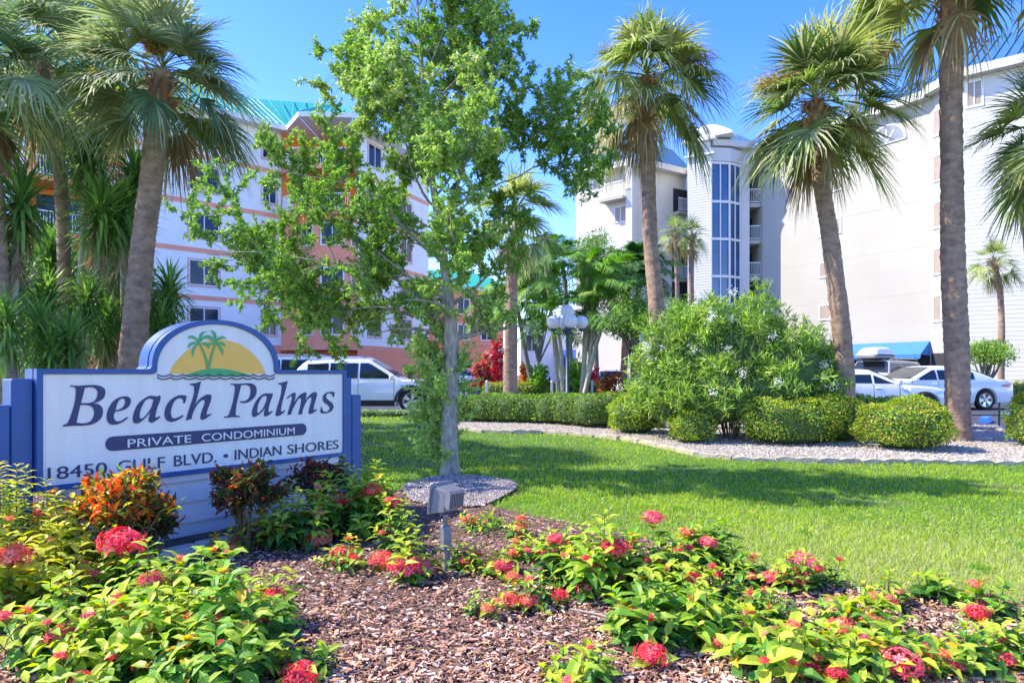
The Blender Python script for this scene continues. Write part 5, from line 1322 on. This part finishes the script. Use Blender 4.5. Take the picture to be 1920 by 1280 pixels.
# ============================================================ FLOODLIGHT
b=gr(836,4.44); fl=thing('floodlight','grey finned floodlight on a stake in the mulch aimed at the sign','floodlight',b)
mb=MB(); mb.tube([(0,0,-.08),(0,0,.17)],.017,10); mb.tube([(.022,.0,-.05),(.022,0,.2)],.008,8); mb.build('stake',M['greyl'],fl)
mb=MB(); Mj=Matrix.Rotation(R(35),4,'Z'); mb.box(-.028,.028,-.028,.028,.155,.315,Mj,bev=.006); mb.box(-.02,.02,-.0305,-.028,.18,.29,Mj); mb.build('junction_box',M['grey'],fl)
mb=MB(); mb.tube([(0,0,.31),(0,0,.345),(0,0,.35),(-.002,0,.385)],[.014,.014,.02,.018],10); mb.build('swivel',M['grey'],fl)
# head: local +y = front normal towards sign
HM=Matrix.Translation((0,.0,.48))@Matrix.Rotation(R(52),4,'Z')@Matrix.Rotation(R(8),4,'X')
hd=MB(); 
hd.mesh([HM@Vector(p) for p in ((-.085,.045,-.085),(.085,.045,-.085),(.085,.045,.085),(-.085,.045,.085),(-.068,-.05,-.06),(.068,-.05,-.06),(.068,-.05,.068),(-.068,-.05,.068))],[(0,1,2,3),(7,6,5,4),(0,4,5,1),(1,5,6,2),(2,6,7,3),(3,7,4,0)])
head=hd.build('housing',M['grey'],fl)
mb=MB(); mb.box(-.105,.105,.045,.062,-.098,.105,HM,bev=.006); mb.build('front_frame',M['grey'],fl)
mb=MB(); mb.box(-.088,.088,.062,.066,-.082,.088,HM); mb.build('lens',M['carglass'],fl)
mb=MB()
for k in range(9):
    x=-.064+.016*k; mb.mesh([HM@Vector(p) for p in ((x-.003,.04,.09),(x+.003,.04,.09),(x+.003,-.082,.084),(x-.003,-.082,.084),(x-.003,-.095,.07),(x+.003,-.095,.07),(x+.003,-.095,-.03),(x-.003,-.095,-.03),(x-.003,-.07,-.035),(x+.003,-.07,-.035),(x+.003,.04,.06),(x-.003,.04,.06))],[(0,1,2,3),(3,2,5,4),(4,5,6,7),(7,6,9,8),(0,3,4,7,8,11),(10,9,6,5,2,1)])
mb.build('cooling_fins',M['grey'],fl)
# twig, orange leaf
p0=at(1070,1190,3.6);p0.z=.06;p1=at(1180,1225,3.3);p1.z=.09; mb=MB(); mb.tube([p0,p0.lerp(p1,.5)+Vector((0,0,.01)),p1],[.005,.006,.004],6); tag(mb.build('fallen_twig',mat('grey_twig',(.3,.24,.22),.9)),'bare grey twig lying across the mulch','twig')
b=gr(411,4.75); b.z=.03; f=Fol(); f.add(LEAF,[(b.x,b.y,.04)],[(-.15,-.1,1)],[(.2,-1,0)],.17,.045,np.array((.85,.32,.01))); o=f.build('dry_leaf',M['leafm']); tag(o,'upright orange yellow dry leaf in front of the kerb','leaf')
# ============================================================ IXORAS
YG=[(.38,.50,.03),(.50,.52,.04),(.26,.42,.03),(.15,.30,.03),(.60,.42,.05)]
LG=[(.24,.46,.04),(.15,.34,.035),(.34,.52,.07),(.08,.20,.03)]
DG=[(.05,.15,.03),(.08,.21,.035),(.14,.32,.04),(.28,.46,.06)]
RED=[(.87,.10,.13),(.90,.19,.21),(.78,.05,.08)]
PNK=[(.88,.17,.22),(.90,.30,.33),(.84,.10,.16)]
ORG=[(.90,.24,.16),(.92,.40,.26),(.86,.16,.13)]
def flower_head(parent,c,r,cols,nfl=None):
    """dome of small four-petalled florets on short tubes"""
    f=Fol(); n=nfl or 62; r=r*1.08; c=Vector(c); i=np.arange(n); t=(i+.5)/n; el=np.arccos(1-t*1.15); az=i*2.39996+rng.random(n)*.4
    d=np.stack([np.sin(el)*np.cos(az),np.sin(el)*np.sin(az),np.cos(el)],1); rr=r*(.60+.55*rng.random(n)); sq=np.array((1,1,.72))
    P=np.array(c)+d*rr[:,None]*sq
    col=pick(n,cols,None,.14)
    s=nz(np.cross(d,rng.standard_normal((n,3)))); q=np.cross(d,s)
    for k in range(4):
        a=k*pi/2; e=s*cos(a)+q*sin(a)+d*.25; f.add(KITE,P,e,d,r*(.26+.14*rng.random(n)),r*.15,col*(1+.12*rng.standard_normal((n,1))),curl=.15)
    # tubes / buds
    base=np.array(c)-np.array((0,0,r*.55)); f.add(BLADE,np.repeat(base[None],n,0),P-base,s,np.linalg.norm(P-base,axis=1),r*.045,col*np.array((.75,.8,.7)))
    return f.build('flower_head',M['petal'],parent)
def bud_head(f,c,r,cols):
    n=26; d=nz(rng.standard_normal((n,3))*np.array((1,1,.5))+np.array((0,0,1.2))); f.add(BLADE,np.repeat(np.array(c)[None],n,0),d,rng.standard_normal((n,3)),r*(.6+.5*rng.random(n)),r*.09,pick(n,cols,None,.15))
def ixora(label,px,D,ytop,wpx,pal,flowers=(),ns=14,leaf=.085,seed=0,buds=0,low=.0,name='ixora_plant',depth=None,lw=.50):
    """flowers: (px,py,radius px,palette[,D])"""
    global rnd; rnd=random.Random(seed*13+5); b=gr(px,D); root=thing(name,label,'flower plant',b,0,'ixora plants in the mulch bed')
    leaf=leaf*1.36; ns=int(ns*1.25); h=max(.16,CAMZ+(HY-ytop)/F*D-b.z); rw=wpx/F*D/2; dp=depth or min(rw,.35); f=Fol(); mb=MB(); tips=[]
    for k in range(ns):
        a=k*2.4+rnd.random(); q=math.sqrt((k+.5)/ns); tips.append((Vector((cos(a)*rw*q,sin(a)*dp*q,h*(1-.42*q*q)*rnd.uniform(.45,1.38))),(rnd.uniform(.016,.030),rnd.choice((RED,PNK,ORG))) if rnd.random()<.15 else None))
    for fl_ in flowers:
        fx,fy,fr,pc=fl_[:4]; DD=fl_[4] if len(fl_)>4 else D-.05+rnd.uniform(-.08,.08); p=at(fx,fy,DD)-b; r=fr/F*DD
        p.z=max(p.z,.08); tips.append((p-Vector((0,0,r*.3)),(r,pc)))
    for k in range(buds): 
        a=rnd.random()*6.28; q=rnd.random()**.5*.8; tips.append((Vector((cos(a)*rw*q,sin(a)*dp*q,h*(1-.3*q*q)*rnd.uniform(.8,1.0))),'bud'))
    pos=[];dd=[];uu=[];LL=[];CC=[]
    for T,fl_ in tips:
        root_=Vector((T.x*.25+rnd.uniform(-.04,.04),T.y*.25+rnd.uniform(-.04,.04),0)); mid=Vector((T.x*.75,T.y*.75,T.z*.45)); P=sp_pts([root_,mid,T],10)
        mb.tube(P,[.0055-.00035*i for i in range(11)],5,cap=False)
        Ls=max(.1,T.z); nn=max(3,int(Ls/.030)); ang=rnd.random()*pi
        pal_k=rnd.random()
        for j in range(nn):
            t=max(.12,1-j*.030/Ls*1.0-.01); i=min(9,int(t*10)); p=P[i].lerp(P[i+1],t*10-i); tg=(P[i+1]-P[i]).normalized(); ang+=pi/2+rnd.uniform(-.35,.35)
            if t<.2: continue
            s=tg.cross(Vector((.3,.7,.2))).normalized(); q=tg.cross(s)
            for sg in (0,pi):
                e=s*cos(ang+sg)+q*sin(ang+sg); asc=.75 if j<2 else rnd.uniform(.1,.55)
                sz=(.62+.13*min(j,3))*rnd.uniform(.68,1.2) if fl_ is None or fl_=='bud' else rnd.uniform(.8,1.1)
                pos.append(p); dd.append(e+tg*asc); uu.append(tg*1.0-e*.3+Vector((rnd.uniform(-.3,.3),rnd.uniform(-.3,.3),.4))); LL.append(leaf*sz)
                # younger tips lighter
                w=(1-t); idx=(len(pal)-1)*min(.99,max(0,w*1.6+rnd.uniform(-.35,.35))) ; order=pal
                c=np.array(order[int(round(min(len(pal)-1,max(0,idx))))]); c=c*rnd.uniform(.82,1.18)
                qq=rnd.random()
                if qq<.012: c=np.array((.75,.45,.03))
                elif qq<.03: c=np.array((.30,.15,.05))
                CC.append(c)
        if fl_ is not None and fl_!='bud': flower_head(root,T+Vector((0,0,fl_[0]*.35)),fl_[0],fl_[1])
        elif fl_=='bud': bud_head(f,T,.05,[(.5,.2,.05),(.6,.4,.08),(.4,.12,.05)])
    LL=np.array(LL)
    f.add(LEAF,np.array(pos),np.array([tuple(x) for x in dd]),np.array([tuple(x) for x in uu]),LL,LL*lw,np.clip(np.array(CC),.01,1),curl=.12+.25*rng.random(len(LL)))
    f.build('foliage',M['leaf'],root,smooth=False); mb.build('stems',M['twig'],root); return root
# palettes ordered young -> old
Yp=[(.58,.54,.04),(.44,.50,.04),(.28,.42,.035),(.15,.29,.03)]
Lp=[(.46,.54,.045),(.28,.44,.035),(.11,.27,.03),(.055,.16,.025)]
Dp=[(.36,.48,.045),(.16,.34,.035),(.08,.22,.028),(.035,.11,.025)]
X=ixora
X('yellow leaved plant at the far left below the blue posts',20,4.0,885,150,Yp,[],ns=20,leaf=.075,seed=1,lw=.30)
X('yellow green plant with a coral flower head at the left edge',30,3.55,1010,240,Yp,[(22,1045,30,ORG),(8,1130,22,ORG)],ns=24,seed=2)
X('yellow green plant under the orange croton left of the kerb',150,4.15,945,220,Yp,[],ns=22,seed=3,leaf=.075,buds=2)
X('light green plant with one big coral red flower head by the kerb',230,3.95,1020,150,Lp,[(228,1022,37,RED)],ns=13,seed=4)
X('green plant with small pink buds in the left group',290,3.55,1055,190,Lp,[(283,1090,20,PNK),(310,1098,16,PNK),(197,1132,14,RED,3.4)],ns=18,seed=5)
X('dark green plant with broad leaves in the left group nearest the kerb',385,3.65,1058,150,Dp,[],ns=16,seed=6,leaf=.10)
X('yellowish low plant at the bottom left with a pink flower head',110,3.05,1120,230,Lp,[(118,1195,28,PNK)],ns=18,seed=7)
X('lime green plant low in the left group with orange buds',250,3.0,1135,240,Lp,[(265,1245,20,ORG,2.85)],ns=22,seed=8,buds=4,leaf=.095)
X('green plant with pale orange flowers in the middle of the left group',350,3.1,1110,180,Lp,[(325,1175,22,PNK),(355,1160,18,ORG)],ns=16,seed=9,buds=1,leaf=.09)
X('dark green large leaved plant at the right end of the left group',440,3.05,1100,200,Dp,[(408,1162,14,ORG)],ns=20,seed=10,leaf=.10)
X('green plant with small red flowers reaching right of the left group',500,3.4,1085,130,Lp,[(515,1118,18,RED),(475,1125,12,RED),(548,1160,13,PNK)],ns=11,seed=11)
X('bottom edge plant in the left corner with lime leaves',180,2.75,1215,260,Lp,[(150,1278,22,RED,2.65)],ns=20,seed=12,leaf=.09)
X('bottom edge plant of glossy dark leaves left of the open mulch',400,2.75,1200,240,Dp,[],ns=22,seed=13,leaf=.10)
X('tall light green shrub at the right end of the sign with red flower heads',660,5.45,884,160,Lp,[(697,922,18,RED),(640,940,19,RED),(738,943,15,RED),(720,990,13,ORG)],ns=30,seed=14,leaf=.085,depth=.35)
X('leafy shrub before the right half of the sign with mixed flower heads',560,5.1,925,170,Lp,[(523,1003,16,RED),(595,1016,25,ORG),(498,1040,10,RED)],ns=24,seed=15,depth=.3)
X('yellow green sprig with a coral flower head left of the leafy shrub',478,5.0,948,80,Yp,[(457,1020,20,ORG)],ns=9,seed=16,leaf=.07)
X('green shrub between the sign corner and the floodlight',700,5.7,890,130,Dp,[],ns=20,seed=17,leaf=.08)
X('low plant with twin coral flower heads in front of the leafy shrub',645,4.5,1020,120,Lp,[(645,1062,25,ORG),(655,1085,13,RED),(718,1056,21,ORG),(703,1068,12,PNK)],ns=10,seed=18,leaf=.07)
X('plant with the big double pink red flower head left of the floodlight stake',780,4.25,1010,110,Lp,[(758,1068,26,PNK),(790,1076,24,PNK),(775,1060,22,PNK)],ns=11,seed=19)
X('pale loose plant right of the floodlight',910,5.6,960,110,Lp,[(880,1010,14,ORG)],ns=13,seed=20,leaf=.07)
X('small plant with an orange flower head in the grass edge',972,5.3,972,60,Lp,[(975,1005,15,ORG)],ns=7,seed=21,leaf=.06)
X('small plant bearing two joined coral flower heads by the lawn edge',1020,4.75,1005,80,Lp,[(1034,1030,20,PNK),(1020,1048,16,PNK)],ns=7,seed=22,leaf=.065)
X('thin yellow green plant with one small pink flower head in the middle',925,4.35,1025,90,Yp,[(944,1063,17,PNK),(962,1115,12,ORG,4.1)],ns=8,seed=23,leaf=.07)
X('small bushy plant alone on the open mulch',1005,3.75,1120,120,Dp,[(955,1170,20,ORG),(990,1143,18,ORG),(1050,1182,14,RED)],ns=15,seed=24,leaf=.06)
X('large plant with the tallest red flower heads left of centre right group',1120,3.95,985,150,Lp,[(1153,1031,25,RED),(1115,1118,31,PNK),(1118,1068,16,RED)],ns=17,seed=25,leaf=.095)
X('dark green plant with a lone pink flower head on a high stem',1225,4.0,1020,150,Dp,[(1224,974,18,PNK),(1226,1060,21,PNK),(1182,1088,10,RED)],ns=18,seed=26,leaf=.09)
X('upright plant with a pink flower head against the lawn',1335,4.35,975,110,Dp,[(1328,1020,16,PNK),(1318,1082,18,RED)],ns=13,seed=27,leaf=.09)
X('large dark leaved plant at the bottom of the right group',1210,3.25,1110,170,Dp,[(1222,1270,28,RED,2.95)],ns=18,seed=28,leaf=.095)
X('lime leaved plant in the bottom centre of the right group',1300,3.3,1115,210,Lp,[],ns=20,seed=29,leaf=.10)
X('plant with a pink orange flower cluster stacked at its top',1490,4.05,1035,100,Lp,[(1502,1055,22,PNK),(1492,1090,22,ORG),(1448,1116,17,PNK),(1500,1075,16,ORG)],ns=13,seed=30,leaf=.075)
X('small dark leaved plant right of the stacked flower cluster',1555,4.1,1090,80,Dp,[],ns=11,seed=31,leaf=.06)
X('low dark green plant below the stacked flower cluster',1440,3.5,1140,120,Dp,[],ns=12,seed=32,leaf=.07,buds=1)
X('plant with two orange red flower heads under one bright leaf',1610,3.35,1165,170,Lp,[(1578,1176,23,ORG),(1634,1190,21,ORG)],ns=13,seed=33,leaf=.10)
X('tall shoot with glossy lime leaves near the right edge',1757,3.85,1078,80,Lp,[],ns=6,seed=34,leaf=.11)
X('plant with two rose pink flower heads at the right edge',1850,3.6,1190,120,Dp,[(1856,1169,19,PNK),(1830,1210,20,RED)],ns=11,seed=35,leaf=.08)
X('bottom edge plant with a large coral flower head at right',1690,2.95,1215,160,Lp,[(1690,1255,36,PNK,2.85),(1665,1235,16,RED,2.9)],ns=15,seed=36,leaf=.085)
X('widest green plant on the bottom edge right of centre',1460,2.95,1185,230,Lp,[(1515,1270,20,RED,2.8),(1520,1250,15,PNK,2.85)],ns=20,seed=37,leaf=.10)
X('leafy plant in the bottom right corner',1900,3.0,1180,130,Lp,[(1890,1255,16,RED,2.9)],ns=13,seed=38,leaf=.08)
X('bottom edge plant with a bright red flower head left of centre',570,2.85,1225,130,Dp,[(563,1272,30,RED,2.75)],ns=10,seed=39,leaf=.08)
X('dark plant behind the lime leaved plant in the right group',1390,3.75,1100,130,Dp,[],ns=14,seed=40,leaf=.08)
X('small low sprig at the bottom right of the open mulch',1110,2.9,1240,70,Lp,[],ns=5,seed=41,leaf=.06)

X('tall bright plant filling the gap between the two halves of the sign base',420,4.75,990,70,Yp,[(432,1028,11,ORG)],ns=7,seed=51,leaf=.06)
X('yellow green plant at the left edge behind the coral flower',75,3.8,1000,190,Yp,[(62,1062,24,ORG)],ns=16,seed=52,leaf=.08)
X('yellow tipped shrub against the outer blue sign post',95,4.5,950,120,Yp,[],ns=14,seed=53,leaf=.07)
X('green sprigs in the middle of the bed behind the pink yellow plant',985,4.7,1010,90,Lp,[(962,1046,11,ORG)],ns=9,seed=54,leaf=.07)
X('leafy plant filling the middle of the right group',1270,3.75,1050,150,Lp,[(1300,1085,14,RED)],ns=15,seed=55,leaf=.09)
X('low green plant in the grass edge right of the upright plant',1405,4.2,1060,90,Dp,[],ns=9,seed=56,leaf=.07)
X('lime plant leaning over the bottom edge between the two groups',1080,2.75,1225,150,Lp,[],ns=12,seed=57,leaf=.085)
X('broad leaved plant on the bottom edge left of the large coral flower',1590,2.85,1200,150,Lp,[(1570,1262,18,RED,2.75)],ns=14,seed=58,leaf=.09)
X('bottom right plant with dark leaves between the coral and red flowers',1800,2.95,1205,150,Dp,[(1795,1262,17,PNK,2.85)],ns=14,seed=59,leaf=.085)
X('tall lime shrub with a pink flower head low beside the sign end',745,4.95,960,90,Lp,[(748,1005,14,ORG)],ns=9,seed=60,leaf=.07)

X('slim plant with coral blooms just right of the floodlight stake',870,4.45,1020,70,Lp,[(872,1052,13,ORG),(893,1040,11,PNK)],ns=7,seed=71,leaf=.065)
X('tall thin plant with a coral bloom at the middle of the bed',1045,4.15,1000,80,Dp,[(1040,1012,15,PNK)],ns=8,seed=72,leaf=.075)
X('leafy sprig alone on open mulch left of the small bushy plant',905,3.6,1135,70,Lp,[(915,1150,12,ORG)],ns=6,seed=73,leaf=.06)
X('upright plant with small red blooms near the right group lawn edge',1285,4.4,985,80,Lp,[(1290,1000,13,RED),(1270,1030,10,PNK)],ns=9,seed=74,leaf=.08)
X('low plant with coral blooms behind the two headed orange red plant',1660,3.75,1115,100,Lp,[(1668,1130,14,PNK),(1640,1145,11,ORG)],ns=8,seed=75,leaf=.07)

# ============================================================ CROTONS
def croton(label,px,D,ytop,ybot,wpx,pal,n,seed,L=.09):
    b=gr(px,D); root=thing('croton_bush',label,'bush',b,0,'crotons in front of the sign'); top=CAMZ+(HY-ytop)/F*D-b.z; bot=max(.12,CAMZ+(HY-ybot)/F*D-b.z); r=wpx/F*D/2
    P=clump_points((0,0,(top+bot)/2),(r,min(r,.28),(top-bot)/2),n,.75,zmin=.05); f=Fol()
    k=8; N=len(P)*k; c=np.repeat(P,k,0)+rng.standard_normal((N,3))*.018; d=nz(rng.standard_normal((N,3)))+np.array((0,0,.55))
    zt=np.clip((c[:,2]-bot)/(top-bot),0,1); side=np.clip((-c[:,0]/r+1)/2,0,1)
    pr=rng.random(N)*.75+.45*side*zt; a=np.array(pal); idx=np.clip((pr*len(a)).astype(int),0,len(a)-1); col=a[idx]*(1+.2*rng.standard_normal((N,1)))
    f.add(LEAF,c,d,rng.standard_normal((N,3))+np.array((0,0,1)),L*(.7+.5*rng.random(N)),L*.36,np.clip(col,.008,1),curl=.3); f.build('foliage',M['leaf'],root)
    mb=MB()
    for i in range(12):
        q=P[rng.integers(len(P))]; mb.tube([Vector((rnd.uniform(-.03,.03),0,-.02)),Vector(q)*.5+Vector((0,0,.03)),Vector(q)],[.012,.008,.004],5,cap=False)
    mb.build('stems',M['twig'],root)
croton('croton with flaming orange red leaves on its left side before the sign',228,4.28,903,990,150,[(.03,.055,.02),(.06,.10,.02),(.16,.07,.02),(.22,.34,.05),(.55,.55,.06),(.85,.20,.03),(.85,.09,.02),(.80,.14,.03)],420,1,.075)
croton('dark small croton between the flaming croton and the kerb',290,4.55,965,1010,85,[(.03,.055,.02),(.06,.09,.02),(.16,.07,.03),(.10,.14,.03)],110,2,.065)
croton('dark bronze croton in front of the right half of the sign',462,4.95,882,975,125,[(.025,.05,.02),(.05,.09,.03),(.10,.05,.025),(.22,.06,.03),(.10,.16,.03),(.35,.10,.03)],290,3,.07)
croton('dark croton at the right end of the sign behind the red flowers',600,5.75,872,930,110,[(.025,.05,.02),(.04,.08,.03),(.13,.05,.03),(.35,.05,.04)],150,4,.07)

# ============================================================ CAMERA, LIGHT
cam=bpy.data.cameras.new('camera'); co=bpy.data.objects.new('camera',cam); C.objects.link(co)
cam.sensor_width=36; cam.lens=24; cam.clip_end=2000; cam.clip_start=.05
cam.shift_y=60/1920; co.location=(0,0,CAMZ); co.rotation_euler=(pi/2,0,0); bpy.context.scene.camera=co
EL=R(48); S=Vector((-.988,.15,0))
sd=bpy.data.lights.new('sun','SUN'); sd.energy=2.55; sd.angle=R(.55); sd.color=(1,.92,.74); so=bpy.data.objects.new('sun',sd); C.objects.link(so)
dirv=Vector((S.x*cos(EL),S.y*cos(EL),sin(EL))); so.rotation_euler=dirv.to_track_quat('Z','Y').to_euler(); so.location=(-20,5,30)
w=bpy.data.worlds.new('World'); bpy.context.scene.world=w; w.use_nodes=True; nt=w.node_tree
sky=nt.nodes.new('ShaderNodeTexSky'); sky.sky_type='NISHITA'; sky.sun_disc=False; sky.sun_elevation=EL; sky.sun_rotation=math.atan2(S.x,S.y)
sky.altitude=0; sky.air_density=1.0; sky.dust_density=.3; sky.ozone_density=3.0
hs=nt.nodes.new('ShaderNodeHueSaturation'); hs.inputs['Saturation'].default_value=1.36; hs.inputs['Hue'].default_value=.526; hs.inputs['Value'].default_value=.88; nt.links.new(sky.outputs['Color'],hs.inputs['Color']); nt.links.new(hs.outputs['Color'],nt.nodes['Background'].inputs['Color']); nt.nodes['Background'].inputs['Strength'].default_value=.15
sc_=bpy.context.scene; sc_.view_settings.view_transform='Standard'; sc_.view_settings.look='None'; sc_.view_settings.exposure=2.0; sc_.view_settings.gamma=1
sc_.cycles.max_bounces=6; sc_.cycles.transparent_max_bounces=4
